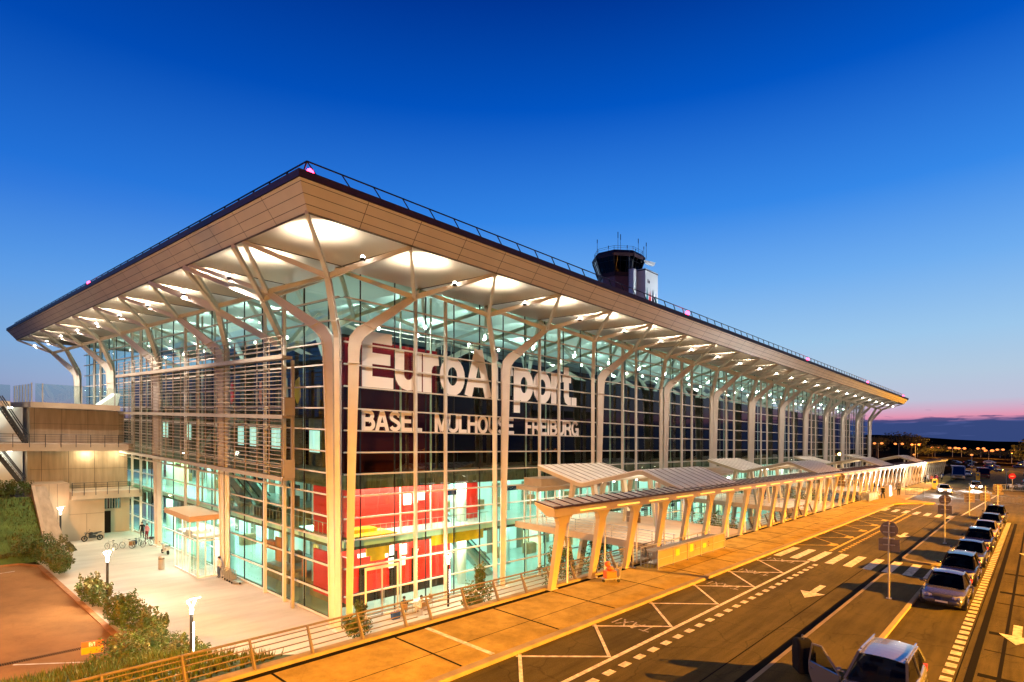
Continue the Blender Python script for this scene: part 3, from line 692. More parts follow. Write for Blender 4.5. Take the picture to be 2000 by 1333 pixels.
for k in range(30):
    x = 14 + 4.9 * k
    m.box(x, x + 1.1, 9.42, 9.48, PZ + .03, 2.2); m.box(x + 2.0, x + 2.12, 9.4, 9.48, PZ + .03, 4.05)
    m.box(x + .3, x + 1.5, 8.92, 8.98, 4.86, 7.1); m.box(x + 2.3, x + 2.42, 8.9, 8.98, 4.86, 8.3)
for k in range(13):
    y = 5.5 + 4.6 * k
    m.box(8.92, 8.98, y, y + 1.2, PZ + .03, 2.2); m.box(8.9, 8.98, y + 2.2, y + 2.32, PZ + .03, 4.05); m.box(9.3, 9.38, y + .6, y + 1.9, 4.86, 7.2); m.box(9.28, 9.38, y + 2.6, y + 2.72, 4.86, 8.3)
m.build('back_doors', M['signback'], T)
m = MB()
for (x, y) in ((12.5, 6.2), (15.5, 7.0), (19, 6.4), (23, 6.8), (27, 6.4), (34, 6.5), (41, 6.6), (48, 6.4), (2.2, 10), (5.4, 13), (5.2, 18), (5.6, 29), (5.2, 37), (5.6, 47)):
    m.box(x, x + 1.6, y, y + .7, PZ + .03, .45); m.box(x + .1, x + 1.5, y + .1, y + .6, .45, .52); m.box(x, x + 1.3, y, y + .6, 4.86, 5.85)
m.build('desks', M['brownw'], T)
m = MB()
for k in range(18): x = 13 + 8.1 * k; m.box(x, x + 1.9, 4.2, 4.28, 6.9, 7.4); m.box(x + 3, x + 4.6, 4.4, 4.48, 2.6, 3.05)
for k in range(8): y = 6.5 + 7.3 * k; m.box(4.2, 4.28, y, y + 1.9, 6.9, 7.4); m.box(4.4, 4.48, y + 3, y + 4.4, 2.6, 3.05)
m.build('hanging_boards', M['navy'], T)
# lit shop fronts and dark casing behind the louvres
m = MB(); lit = MB()
for k, y in enumerate((8.2, 11.4, 15.0, 19.5, 22.2, 25.0, 28.0, 33, 36.4, 40.2, 44)):
    m.box(3.2, 3.5, y, y + 2.1, 9.45, 13.4); m.box(3.15, 3.19, y + .2, y + .7, 14.2, 16.2)
    if k % 2 == 0 or k == 3: lit.box(3.1, 3.19, y + .3, y + 1.0, 10.6, 12.4); lit.box(3.1, 3.19, y + 1.15, y + 1.8, 10.6, 12.4)
m.build('shop_front', M['ceilbrown'], T); lit.build('lit_window', E_ROOM, T)
m = MB(); m.box(4.2, 4.4, 41, 45.5, 5.0, 8.2); m.build('glowing_room_wall', E_ROOMY, T)  # wall given its own glow in place of room light
for k, (y, c) in enumerate(((18.0, 'orange'), (21.8, 'denim'), (24.6, 'red'), (11.2, 'yellow'), (33.5, 'red'), (13.4, 'towerw'))):
    m = MB(); m.prism([(y, 15.2), (y + .5, 14.6), (y + 1.0, 15.3), (y + .8, 16.6), (y + .2, 16.9)], 'x', 2.9, 2.98); m.build('hanging_figure', M[c], T)
# ceiling light fittings and lamps that carry the interior light
def area(name, loc, sx, sy, power, colr, rot=(0, 0, 0)):
    l = bpy.data.lights.new(name, 'AREA'); l.shape = 'RECTANGLE'; l.size = sx; l.size_y = sy; l.energy = power; l.color = colr
    ob = bpy.data.objects.new(name, l); COL.objects.link(ob); ob.location = (loc[0], loc[1], gz(loc[1], loc[2])); ob.rotation_euler = rot; return ob
def point(name, loc, power, colr, r=.15):
    l = bpy.data.lights.new(name, 'POINT'); l.energy = power; l.color = colr; l.shadow_soft_size = r
    ob = bpy.data.objects.new(name, l); COL.objects.link(ob); ob.location = (loc[0], loc[1], gz(loc[1], loc[2])); return ob
def spot(name, loc, target, power, colr, ang=120, blend=.6, r=.2):
    l = bpy.data.lights.new(name, 'SPOT'); l.energy = power; l.color = colr; l.spot_size = R(ang); l.spot_blend = blend; l.shadow_soft_size = r
    ob = bpy.data.objects.new(name, l); COL.objects.link(ob); p = Vector((loc[0], loc[1], gz(loc[1], loc[2]))); q = Vector((target[0], target[1], gz(target[1], target[2])))
    ob.location = p; ob.rotation_euler = (q - p).to_track_quat('-Z', 'Y').to_euler(); return ob
COOL = (.58, 1., .84)
area('added_gallery_wash', (6, 1.3, 21.0), 9, .4, 420, (1, .93, .85))  # added wash lamp without a fitting, lifts the red upper wall
m = MB()
for x in list(range(3, 150, 4)):
    for y in (2.2, 6.0):
        m.box(x, x + 1.4, y, y + .25, 4.06, 4.094); 
        if x > 10: m.box(x, x + 1.4, y, y + .25, 8.30, 8.343)
for y in range(10, 62, 4):
    for x in (2.2, 6.0): m.box(x, x + .25, y, y + 1.4, 4.06, 4.094); m.box(x, x + .25, y, y + 1.4, 8.30, 8.343)
m.build('ceiling_lights', E_TUBE, T)
area('light_ground_corner', (8.5, 1.8, 4.02), 14, 1.6, 1500, (1, .93, .74)); area('light_ground_turn', (14.5, 5.5, 4.02), 5, 5, 1500, COOL); area('light_ground_long', (60, 4.5, 4.02), 86, 7, 9000, COOL); area('light_ground_end', (4.5, 25.5, 4.02), 7, 46, 8200, COOL)
area('light_first_corner', (8, 1.9, 8.28), 13, 2, 1900, (1, .92, .74)); area('light_first_inner', (14, 5.5, 8.28), 5, 5, 1300, COOL); area('light_first_long', (70, 4.5, 8.28), 104, 7, 9000, COOL); area('light_first_end', (4.5, 28, 8.28), 7, 48, 5600, COOL)
area('light_roof_void', (80, 12, 19.3), 160, 14, 5200, (.86, 1, .94), (R(180), 0, 0)); area('light_roof_void_end', (8, 46, 19.3), 10, 40, 1500, (.86, 1, .94), (R(180), 0, 0))
for j in range(22):
    for y in (4.6, 13.2):
        if j > 0: spot('light_void', (HX * j + HX / 2, y, 21.6), (HX * j + HX / 2, y + .3, 30), 2600 if y < 10 else 1900, (.86, 1, .93), 130, 1., .2)
for j in range(2, 9): spot('light_void', (4.6, HY * j + HY / 2, 21.6), (4.9, HY * j + HY / 2, 30), 2600, (.86, 1, .93), 130, 1., .2)
# roof void trusses
m = MB()
for i in range(0, 12):
    x = LX * i + .6; c = (x, 9.0, 18.8)
    for dx in (-HX / 2, HX / 2):
        m.bar(c, (x + dx, 5.2, 21.6), .35, .5); m.bar((x + dx, 5.2, 21.6), (x + dx * 2, 1.2, ZS - .15), .25, .3); m.bar((x + dx, 5.2, 21.6), (x, 1.2, ZS - .15), .25, .3); m.bar((x + dx, 5.2, 21.6), (x + dx * 2, 9.4, ZS - .15), .25, .3)
        m.bar(c, (x + dx, 12.8, 21.6), .35, .5); m.bar((x + dx, 12.8, 21.6), (x + dx * 2, 9.4, ZS - .15), .25, .3); m.bar((x + dx, 12.8, 21.6), (x + dx * 2, 17, ZS - .15), .25, .3)
for i in range(1, 4):
    y = LY * i; c = (9, y, 18.8)
    for dy in (-HY / 2, HY / 2): m.bar(c, (5.2, y + dy, 21.6), .35, .5); m.bar((5.2, y + dy, 21.6), (1.2, y + dy * 2, ZS - .15), .25, .3); m.bar((5.2, y + dy, 21.6), (1.2, y, ZS - .15), .25, .3)
m.build('roof_truss', M['steel'], roof)
m = MB()
for i in range(11):
    for k in range(3): m.ball((LX * i + 3 + 4.2 * k, 6, 21.2), .17, n=8)
for i in range(9): m.ball((5.5, 5 + 6.8 * i, 21.2), .17, n=8)
m.build('ceiling_spots', E_WHITE, roof, smooth=True)
# lettering on the glass
m = MB()
def PT(x0, z0, h, sx): return lambda u, v, k: (x0 + u * sx, -.075 - .012 * k, z0 + v * h)
L = text_len('EuroAirport.'); lettering(m, 'EuroAirport.', PT(1.55, 15.72, 4.0, 26.0 / L), sw=.2)
sgn = m.build('main_lettering', M['letter'], T)
for word, x0, x1 in (('BASEL', 1.5, 7.0), ('MULHOUSE', 8.2, 17.6), ('FREIBURG', 19.15, 27.6)):
    m = MB(); lettering(m, word, PT(x0, 12.62, 1.5, (x1 - x0) / text_len(word)), sw=.19); m.build('city_lettering', M['letter'], T)
# louvre screen on the end facade
m = MB(); X = -1.45
for z_ in (17.85, 13.5, 9.0):
    m.box(X - .35, X + .45, 5.0, 46.5, z_ - .22, z_ - .02); m.box(X - .38, X - .34, 4.9, 46.5, z_ - .26, z_ + .04)
sc_ = m.build('louvre_screen', M['steel2'], T)
m = MB()
for z0 in (9.35, 13.85):
    for k in range(13): z_ = z0 + .31 * k; m.box(X - .30, X - .22, 5.2, 46.0, z_ - .022, z_ + .028)
m.box(X - .3, X - .22, 5, 46, 8.45, 8.5)
m.build('slats', M['steel2'], sc_)
m = MB()
for k in range(21): y = 5.3 + 2.03 * k; m.box(X - .215, X - .13, y - .03, y + .03, 8.4, 19.3 if k % 1 == 0 else 17.8)
for z_ in (18.25, 18.6, 18.95, 19.28): m.tube((X - .25, 5.3, z_), (X - .25, 46, z_), .03, n=5)
m.build('uprights', M['steel2'], sc_)
m = MB()
for z_ in (9.0, 13.5): m.box(X - .3, X + .5, 4.7, 4.76, z_, z_ + 1.3); m.box(X - .32, X - .26, 4.7, 5.2, z_ + 1.24, z_ + 1.3)
m.box(X + .55, X + .75, 5.25, 5.45, PZ, 17.6); m.build('end_bracket', M['steel2'], sc_)
# cafe door in the corner bay, revolving-door vestibule on the end facade
m = MB(); m.box(1.6, 1.74, -.36, -.32, PZ, 2.75); m.box(4.36, 4.5, -.36, -.32, PZ, 2.75); m.box(1.6, 4.5, -.37, -.31, 2.75, 2.95); m.box(3.0, 3.1, -.36, -.32, PZ, 2.75); m.box(1.6, 4.5, -.36, -.32, PZ, PZ + .09)
dr = m.build('door', M['steel'], T)
m = MB(); m.box(2.9, 2.95, -.43, -.37, .2, 1.2); m.box(3.14, 3.19, -.43, -.37, .2, 1.2); m.build('handle', M['chrome'], dr)
V = root('entrance_vestibule', -1.6, 20.4, PZ, 'glass entrance vestibule with an orange lit flat roof on the plaza', 'vestibule')
m = MB(); m.prism([(-3.6, 17.6), (-.62, 17.9), (-.62, 24.4), (-3.4, 24.4)], 'z', 4.3, 4.75); m.build('roof', M['vroof'], V)
x0, x1, y0, y1 = -2.75, -.65, 18.2, 23.8
m = MB()
for y in (y0, 20.1, 21.9, y1): m.box(x0, x0 + .09, y - .045, y + .045, PZ, 4.3)
for x in (x0, -2.1, -1.4, -.72): m.box(x - .04, x + .04, y0 - .04, y0 + .05, PZ, 4.3)
for z_ in (PZ, 2.45): m.box(x0 - .02, x0 + .1, y0, y1, z_, z_ + .1); m.box(x0, x1, y0 - .05, y0 + .06, z_, z_ + .1)
for k in range(6): y = y0 + .93 * k; m.box(x0 + .02, x0 + .05, y, y + .03, PZ, 2.45)
m.build('frame', M['white'], V)
m = MB(); m.quad((x0 + .045, y0, PZ), (x0 + .045, y1, PZ), (x0 + .045, y1, 4.3), (x0 + .045, y0, 4.3)); m.quad((x0, y0 + .005, PZ), (x1, y0 + .005, PZ), (x1, y0 + .005, 4.3), (x0, y0 + .005, 4.3)); m.build('glazing', M['glassc'], V)
m = MB(); m.box(x0 + .2, x1, y0 + .2, y1 - .1, 2.6, 2.8); m.build('drum_ceiling', M['white'], V)
m = MB(); m.box(-.70, -.66, y0 + .2, y0 + 1.6, PZ, 3.2); m.box(-.70, -.66, y1 - 1.6, y1 - .2, PZ, 3.2); m.box(-.70, -.66, y0 + 1.6, y1 - 1.6, 2.5, 3.2); m.build('inner_wall', M['white'], V)
m = MB(); m.tube((-1.7, 21, 2.45), (-1.7, 21, 3.1), 1.0, n=20); m.build('drum', M['white'], V, smooth=True)
area('light_vestibule_roof', (-1.7, 21, 4.25), 1.6, 4.8, 260, (.92, 1, .95))
m = MB(); m.tube((-1.7, 21, PZ + .02), (-1.7, 21, 2.55), .08); 
for a in range(4): m.bar((-1.7, 21, .95), (-1.7 + .85 * math.cos(a * 1.57 + .5), 21 + .85 * math.sin(a * 1.57 + .5), .95), .05, 3.0)
m.build('revolving_door', [M['glassc']], V)
m = MB(); m.box(x0 + .5, x1 - .3, y0 + .8, y1 - .8, 2.52, 2.58); m.build('ceiling_lamp', E_TUBE, V)
area('light_vestibule', (-1.7, 21, 2.45), 1.5, 4.5, 380, (.9, 1, .95)); area('light_vestibule_top', (-1.7, 21, 2.95), 1.5, 4.5, 110, (.9, 1, .95), (R(180), 0, 0))

# ------------------------------------------------------------------ bridges, entrance pavilions, folded shelters
SEG = [(17.3, 30.5, 16.2, 26.2), (51.5, 64.5, 50.4, 60.6), (86.5, 99, 85.5, 95.5), (121, 134, 121, 131)]
NEAR = ['nearest', 'second nearest', 'third nearest', 'farthest']
for k, (bx0, bx1, gx0, gx1) in enumerate(SEG):
    B = root('footbridge', (bx0 + bx1) / 2, -8, 4.85, f'{NEAR[k]} pale concrete footbridge from the pavement to the terminal doors', 'footbridge', 'footbridges to the terminal')
    m = MB(); m.box(bx0, bx1, -16.19, -.45, 4.30, 4.846); m.build('deck', M['concrete'], B)
    m = MB()
    for x in (bx0 + .1, bx1 - .1):
        for y in [-15.8 + 1.75 * q for q in range(8)]: m.bar((x, y, 4.84), (x, y, 5.85), .05, .05)
        for z_ in (5.85, 5.6, 5.4, 5.2, 5.0): m.tube((x, -15.9, z_), (x, -3.2, z_), .022 if z_ < 5.8 else .035, n=5)
    m.build('railing', M['galv'], B)
    for y in (-11.5, -5.5):
        for x in (bx0 + 2.2, bx1 - 2.5):
            m = MB(); m.bar((x, y, PZ), (x - 1.1, y + .3, 4.32), .55, .3, w2=.8); m.bar((x, y, PZ), (x + 1.1, y - .3, 4.32), .55, .3, w2=.8); m.build('leg', M['steel'], B)
    if k < 3:
        Pv = root('entrance_pavilion', bx0 + 6, -1.6, 4.85, f'{NEAR[k]} glazed flat-roofed entrance pavilion against the terminal front', 'entrance pavilion', 'entrance pavilions')
        px0, px1 = bx0 + .05, bx0 + 11.5
        m = MB(); m.box(px0 - .1, px1, -3.1, -.65, 7.72, 8.06); m.box(px0 + .9, px1 - 1, -2.7, -.7, 8.06, 8.75); m.build('roof', M['steel2'], Pv)
        m = MB()
        for x in [px0 + .02 + 1.27 * q for q in range(10)]: m.box(x, x + .09, -2.98, -2.89, 4.85, 7.72)
        for y in (-2.2, -1.5): m.box(px0 + .02, px0 + .1, y, y + .08, 4.85, 7.72)
        m.box(px0, px1 - .1, -2.99, -2.88, 7.0, 7.08); m.build('frame', M['steel'], Pv)
        m = MB(); m.quad((px0 + .06, -2.935, 4.85), (px1 - .1, -2.935, 4.85), (px1 - .1, -2.935, 7.72), (px0 + .06, -2.935, 7.72)); m.quad((px0 + .06, -2.935, 4.85), (px0 + .06, -.65, 4.85), (px0 + .06, -.65, 7.72), (px0 + .06, -2.935, 7.72)); m.build('glazing', M['glassc'], Pv)
        m = MB()
        for x in range(5): m.box(px0 + 1 + 2.1 * x, px0 + 2.2 + 2.1 * x, -1.9, -1.6, 7.66, 7.715)
        m.build('ceiling_lamp', E_TUBE, Pv)
        area('light_pavilion', ((px0 + px1) / 2, -1.8, 7.62), 10, 1.8, 480, (.82, 1, .9))
    # folded shelter: slope down from the terminal, valley, ridge, slope down to the walkway canopy
    G = root('folded_shelter', (gx0 + gx1) / 2, -10, 4.85, f'{NEAR[k]} zigzag slatted shelter roof on white legs between terminal and walkway', 'shelter', 'folded shelters')
    prof = [(-4.0, 10.15), (-8.1, 9.08), (-8.6, 9.06), (-13.55, 10.42), (-14.0, 10.42), (-17.0, 9.36)]
    m = MB()
    for (ya, za), (yb, zb) in zip(prof, prof[1:]):
        m.add([(gx0, ya, za), (gx1, ya, za), (gx1, yb, zb), (gx0, yb, zb), (gx0, ya, za - .08), (gx1, ya, za - .08), (gx1, yb, zb - .08), (gx0, yb, zb - .08)], [(0, 1, 2, 3), (7, 6, 5, 4), (0, 3, 7, 4), (1, 5, 6, 2)])
        n = 9
        if abs(ya - yb) > 1:
            for q in range(n): x = gx0 + (gx1 - gx0) * (q + .5) / n; m.bar((x, ya, za + .02), (x, yb, zb + .02), .035, .045, 1)
    m.build('roof', [M['canroof'], M['steel2']], G)
    for x in (gx0 + .12, gx1 - .12):
        m = MB()
        for (ya, za), (yb, zb) in zip(prof, prof[1:]): m.bar((x, ya, za - .22), (x, yb, zb - .22), .24, .30)
        m.build('edge_beam', M['canopy'], G)
    for x in (gx0 + .5, (gx0 + gx1) / 2, gx1 - .5):
        for (yt, yb_) in ((-7.4, -6.6), (-9.3, -9.9)):
            m = MB(); m.bar((x, yb_, 4.85), (x, yt, 9.1), .18, .22, w2=.5, h2=.3); m.build('leg', M['canopy'], G)
        m = MB(); m.bar((x + .6, -14.5, 4.85), (x, -14.9, 9.6), .2, .2, w2=.42); m.build('leg', M['steel'], G)
    m = MB()
    for q in range(5): x = gx0 + 1.2 + (gx1 - gx0 - 2.4) * q / 4; m.tube((x, -13.75, 10.18), (x, -13.75, 10.26), .13, n=8); m.tube((x, -8.35, 8.86), (x, -8.35, 8.94), .1, n=8)
    m.build('downlight', E_WHITE, G)
    if k < 3: area('light_shelter', ((gx0 + gx1) / 2, -13.0, 9.9), 9, 3, 640, (1, .95, .80)); area('light_shelter_up', ((gx0 + gx1) / 2, -12.0, 8.2), 8, 2, 150, (1, .95, .82), (R(180), 0, 0))

# ------------------------------------------------------------------ walkway canopy along the pavement
W = root('walkway_canopy', 85, -16.8, 4.85, 'long narrow orange lit canopy on leaning posts along the pavement', 'walkway canopy')
WX0, WX1 = 1.0, 169.
m = MB(); m.add([(WX0, -17.55, 9.22), (WX1, -17.55, 9.22), (WX1, -16.35, 9.42), (WX0, -16.35, 9.42), (WX0, -17.55, 9.17), (WX1, -17.55, 9.17), (WX1, -16.35, 9.37), (WX0, -16.35, 9.37)], [(0, 1, 2, 3), (7, 6, 5, 4), (0, 4, 5, 1), (3, 2, 6, 7), (0, 3, 7, 4), (1, 5, 6, 2)])
rf = m.build('roof', M['cangl'], W)
m = MB(); x = WX0
while x < WX1: m.bar((x, -17.60, 9.24), (x, -16.3, 9.45), .04, .06); x += .92
m.box(WX0, WX1, -17.66, -17.58, 9.20, 9.30); m.build('roof_ribs', M['rooftrim'], rf)
m = MB(); m.prism([(-17.62, 8.78), (-17.16, 8.72), (-17.02, 9.1), (-17.56, 9.165)], 'x', WX0 + .1, WX1)
m.add([(WX0 + .05, -17.6, 8.8), (WX0 + .05, -17.1, 8.75), (WX0 + .05, -16.3, 9.25), (WX0 + .05, -16.3, 9.36), (WX0 + .05, -17.58, 9.16), (WX0 + .4, -17.6, 8.8), (WX0 + .4, -17.1, 8.75), (WX0 + .4, -16.3, 9.25), (WX0 + .4, -16.3, 9.36), (WX0 + .4, -17.58, 9.16)], [(0, 1, 2, 3, 4), (9, 8, 7, 6, 5), (0, 5, 6, 1), (1, 6, 7, 2), (3, 8, 9, 4)])
m.build('beam', M['canopy'], W)
x = 3.2
while x < WX1 - 2: m = MB(); m.box(x, x + 2.4, -17.675, -17.62, 8.92, 8.985); m.build('light_strip', E_STRIP, W); x += 3.65
xs = [1.9 + 3.65 * i for i in range(46)]
for i, x in enumerate(xs):
    m = MB(); yb, yt = -16.72, -17.38; zt_ = 8.80
    # blade post: narrow foot, wide head with curved haunches, leaning toward the road
    prof = [(-.20, 4.86), (-.29, 7.7), (-.34, 8.3), (-.50, 8.62), (-.8, zt_), (.8, zt_), (.50, 8.62), (.34, 8.3), (.29, 7.7), (.20, 4.86)]
    vs = []
    for d in (-.12, .12):
        for (u, z_) in prof: f = (z_ - 4.86) / (zt_ - 4.86); vs.append((x + u + .12 * f, yb + (yt - yb) * f + d, z_))
    n = len(prof); fs_ = [(0, 1, 2, 7, 8, 9), (2, 3, 6, 7), (3, 4, 5, 6)]
    m.add(vs, fs_ + [tuple(n + q for q in reversed(f)) for f in fs_] + [(q, q + n, (q + 1) % n + n, (q + 1) % n) for q in range(n)])
    m.box(x - .32, x + .32, yb - .2, yb + .2, 4.86, 4.90)
    m.build('post', M['canopy'], W)
for i, x in enumerate(xs[:-1]):
    m = MB(); m.tube((x + 1.5, -16.62, 4.9), (x + 2.0, -16.34, 9.36), .055, n=6); m.build('tie_rod', M['steel'], W)

# guard rail between pavement and lower plaza
def guard(x0, x1, label):
    Gd = root('guard_rail', (x0 + x1) / 2, -16.4, SZ, label, 'guard rail', 'guard rails along the pavement')
    m = MB()
    for dz, dy in ((.22, -.28), (.4, -.2), (.58, -.12), (.74, -.05)): m.tube((x0, -16.35 + dy + .27, SZ + dz + .1), (x1, -16.35 + dy + .27, SZ + dz + .1), .022, n=5)
    m.tube((x0, -16.08, SZ + .96), (x1, -16.08, SZ + .96), .04, n=6); m.build('rails', M['railm'], Gd)
    x = x0 + .2
    while x < x1:
        m = MB(); m.add([(x, -16.42, SZ + .1), (x + .05, -16.42, SZ + .1), (x + .05, -16.08, SZ + .98), (x, -16.08, SZ + .98), (x, -16.62, SZ + .1), (x + .05, -16.62, SZ + .1), (x + .05, -16.16, SZ + 1.0), (x, -16.16, SZ + 1.0)], [(0, 1, 2, 3), (7, 6, 5, 4), (0, 3, 7, 4), (1, 5, 6, 2), (3, 2, 6, 7), (0, 4, 5, 1)])
        m.build('post', M['railm'], Gd); x += 2.05
guard(-28, -6.6, 'slim steel guard rail running left from the white pavement line'); guard(-6.2, 15.4, 'slim steel guard rail between the white pavement line and first footbridge'); guard(31, 50, 'slim steel guard rail between the first and second footbridges'); guard(65, 85, 'slim steel guard rail between the second and third footbridges')

# trolley corrals
def corral(x0, n, label):
    L = n * 2.03; Cq = root('trolley_corral', x0 + L / 2, -17.7, SZ, label, 'trolley corral', 'trolley corrals')
    m = MB()
    for i in range(n): m.box(x0 + 2.03 * i + .04, x0 + 2.03 * (i + 1) - .04, -18.25, -18.21, SZ + .12, SZ + 1.08, 0)
    pn = m.build('side_panels', M['board'], Cq)
    m = MB()
    for i in range(n + 1): x = x0 + 2.03 * i; m.box(x - .03, x + .03, -18.28, -18.2, SZ, SZ + 1.12); m.box(x - .03, x + .03, -17.12, -17.06, SZ, SZ + 1.12)
    for y in (-18.24, -17.09): m.tube((x0, y, SZ + 1.14), (x0 + L, y, SZ + 1.14), .03, n=5); m.tube((x0, y, SZ + .6), (x0 + L, y, SZ + .6), .02, n=4); m.tube((x0, y, SZ + .12), (x0 + L, y, SZ + .12), .025, n=4)
    for k in range(int(L / .16)): x = x0 + .16 * k; m.tube((x, -18.24, SZ + 1.15), (x, -18.24, SZ + 1.22), .02, n=4); m.tube((x, -17.09, SZ + 1.15), (x, -17.09, SZ + 1.22), .02, n=4)
    for k in range(6): m.tube((x0, -18.2 + .22 * k, SZ), (x0, -18.2 + .22 * k, SZ + 1.1), .015, n=4)
    m.build('frame', M['galv'], Cq)
    m = MB()
    for k in range(int(L / .22)):
        x = x0 + .3 + .22 * k
        if x > x0 + L - .4: break
        m.bar((x, -17.95, SZ + 1.0), (x, -17.3, SZ + 1.0), .04, .04); m.bar((x, -17.9, SZ + .15), (x + .05, -17.9, SZ + 1.0), .03, .03); m.bar((x, -17.35, SZ + .15), (x + .05, -17.35, SZ + 1.0), .03, .03); m.bar((x, -17.62, SZ + .2), (x + .2, -17.62, SZ + .28), .5, .03)
    m.build('trolleys', M['galv'], Cq)
    m = MB()
    for i, y_ in enumerate((.42, .5, .3)): m.box(x0 + 2.03 * (i + 1) + .3, x0 + 2.03 * (i + 1) + .85, -18.262, -18.256, SZ + .5, SZ + .5 + y_)
    m.build('notice', M['yellow'], pn)
    m = MB(); lettering(m, '2', lambda u, v, k: (x0 + 2.03 * 3 + 1.1 + u * .4, -18.262 - .001 * k, SZ + .5 + v * .4), sw=.16); lettering(m, '1', lambda u, v, k: (x0 + 2.03 * 2 + 1.1 + u * .4, -18.262 - .001 * k, SZ + .5 + v * .4), sw=.16); m.build('number', M['black'], pn)
corral(10.4, 5, 'long low trolley pen with boarded front beside the canopy posts'); corral(69.8, 3, 'short pale trolley pen far along the pavement near a pedestrian')

# ------------------------------------------------------------------ concrete annex with terraces and stairs
A = root('concrete_annex', -6, 46, PZ, 'stepped raw concrete building with terraces and outside stairs left of the terminal', 'annex building')
m = MB(); m.box(-7.15, -3.95, 42., 52, PZ, 3.9); m.box(-3.95, -.62, 45.4, 52, PZ, 3.9); m.box(-10.3, -7.15, 42.0, 52, PZ, 5.62)
m.prism([(-7.155, 5.62), (-10.3, 5.62), (-9.35, PZ), (-7.155, PZ)], 'y', 41.9, 41.998)
w1 = m.build('wall', M['concrete'], A)
m = MB(); m.box(-10.2, -.9, 45.2, 52, 4.7, 9.1); m.box(-10.0, -1.3, 45.3, 52, 9.85, 13.6); m.build('wall', M['concrete2'], A)
m = MB(); m.box(-7.15, -.55, 40.9, 52, 3.9, 4.7); m.build('terrace_slab', M['concrete'], A)
m = MB(); m.box(-22, -1.25, 41.6, 52, 9.1, 9.85); m.build('terrace_slab', M['concrete'], A)
m = MB(); m.box(-10.3, -2.3, 42.6, 56, 13.62, 14.2); m.box(-22, -11.6, 45, 56, 13.62, 14.2); m.build('terrace_slab', M['concrete'], A)
m = MB(); m.box(-3.9, -2.55, 45.33, 45.39, PZ, 1.9); m.build('door', M['dark'], A)
m = MB(); m.box(-3.85, -1.55, 45.34, 45.385, 2.15, 3.75); wn = m.build('window', M['glassd'], A)
m = MB()
for x in (-9.0, -6.6, -4.2): m.box(x, x + .04, 45.185, 45.2, 4.7, 9.1); m.box(x - .6, x - .56, 45.285, 45.3, 9.85, 13.6)
for x in (-8.9, -8.2): m.box(x, x + .03, 41.885, 41.9, .6, 5.6)
m.box(-5.6, -5.57, 41.985, 42, PZ, 2.2); m.box(-10, -1, 45.185, 45.2, 6.9, 6.93); m.box(-9.9, -1.4, 45.285, 45.3, 11.9, 11.93); m.box(-7.15, -3.95, 41.985, 42, 2.2, 2.23)
m.build('panel_joints', M['groove'], w1)
m = MB()
for k in range(9): m.box(-3.75 + .26 * k, -3.70 + .26 * k, 45.25, 45.29, 2.15, 3.75)
m.box(-3.9, -1.5, 45.24, 45.32, 3.72, 3.82); m.box(-3.9, -1.5, 45.24, 45.32, 2.08, 2.17); m.build('bars', M['steel2'], wn)
def rails(x0, x1, y, z0, h, n, name='railing', top=True):
    m = MB()
    for k in range(n + 1): x = x0 + (x1 - x0) * k / n; m.box(x - .025, x + .025, y - .03, y + .03, z0 - .35, z0 + h)
    for q in range(4): m.tube((x0, y, z0 + h * (.25 + .25 * q)), (x1, y, z0 + h * (.25 + .25 * q)), .012 if q < 3 else .02, n=4)
    m.build(name, M['black'], A)
rails(-7.1, -.8, 40.86, 4.7, 1.0, 6); rails(-21, -1.4, 41.56, 9.85, 1.0, 15)
m = MB(); m.box(-9.9, -1.2, 42.68, 42.71, 14.2, 16.15); m.box(-10.2, -10.17, 42.7, 54, 14.2, 16.1); m.box(-22, -11.6, 45.1, 45.13, 14.2, 15.9); m.build('glass_screen', M['glassc'], A)
m = MB()
for x in (-10.2, -9.3, -5.9, -2.8): m.box(x - .05, x + .05, 42.62, 42.74, 14.1, 16.2)
for k in range(7): m.box(-22 + 1.5 * k, -21.92 + 1.5 * k, 45.02, 45.1, 14.1, 16.0)
for k in range(6): m.box(-10.24, -10.16, 44.5 + 1.7 * k, 44.58 + 1.7 * k, 14.1, 16.1)
m.build('screen_posts', M['galv'], A)
m = MB(); m.prism([(-3.9, 14.22), (-2.2, 14.22), (-1.9, 15.6), (-2.2, 15.65)], 'y', 44, 46.5); m.build('skylight', M['white'], A)
m = MB(); m.box(-22, -10.4, 46.4, 46.6, 4.7, 13.6); m.build('stairwell_wall', M['white'], A)
for (xa, za, xb, zb) in ((-12.5, 13.9, -10.4, 9.9), (-12.9, 9.2, -10.6, 5.4), (-14.6, 12.6, -13, 9.9)):
    m = MB(); n = 12
    for k in range(n):
        f = k / n; x = xa + (xb - xa) * f; z_ = za + (zb - za) * f; m.box(x, x + abs(xb - xa) / n + .02, 43.2, 44.6, z_ - .42, z_ - .2)
    st = m.build('stair', M['concrete'], A)
    m = MB()
    for y in (43.15, 44.65): m.bar((xa, y, za + .8), (xb, y, zb + .8), .06, .10); m.bar((xa, y, za + .4), (xb, y, zb + .4), .03, .04); m.bar((xa, y, za - .3), (xb, y, zb - .3), .07, .3)
    m.build('handrail', M['black'], st)
m = MB(); m.add([(-10.35, 42, 5.6), (-10.35, 33.8, PZ), (-10.35, 42, PZ), (-10.05, 42, 5.6), (-10.05, 33.8, PZ), (-10.05, 42, PZ)], [(0, 1, 2), (5, 4, 3), (0, 3, 4, 1), (1, 4, 5, 2), (0, 2, 5, 3)]); m.build('stair_cheek', M['concrete'], A)
m = MB(); m.quad((-10.03, 42, 5.5), (-9.2, 42, 5.5), (-8.6, 34, PZ + .02), (-10.03, 34, PZ + .02)); m.build('ramp', M['concrete2'], A)
m = MB()
for x in (-5.0, -2.0): m.tube((x, 44.3, 8.98), (x, 44.3, 9.09), .22, n=10)
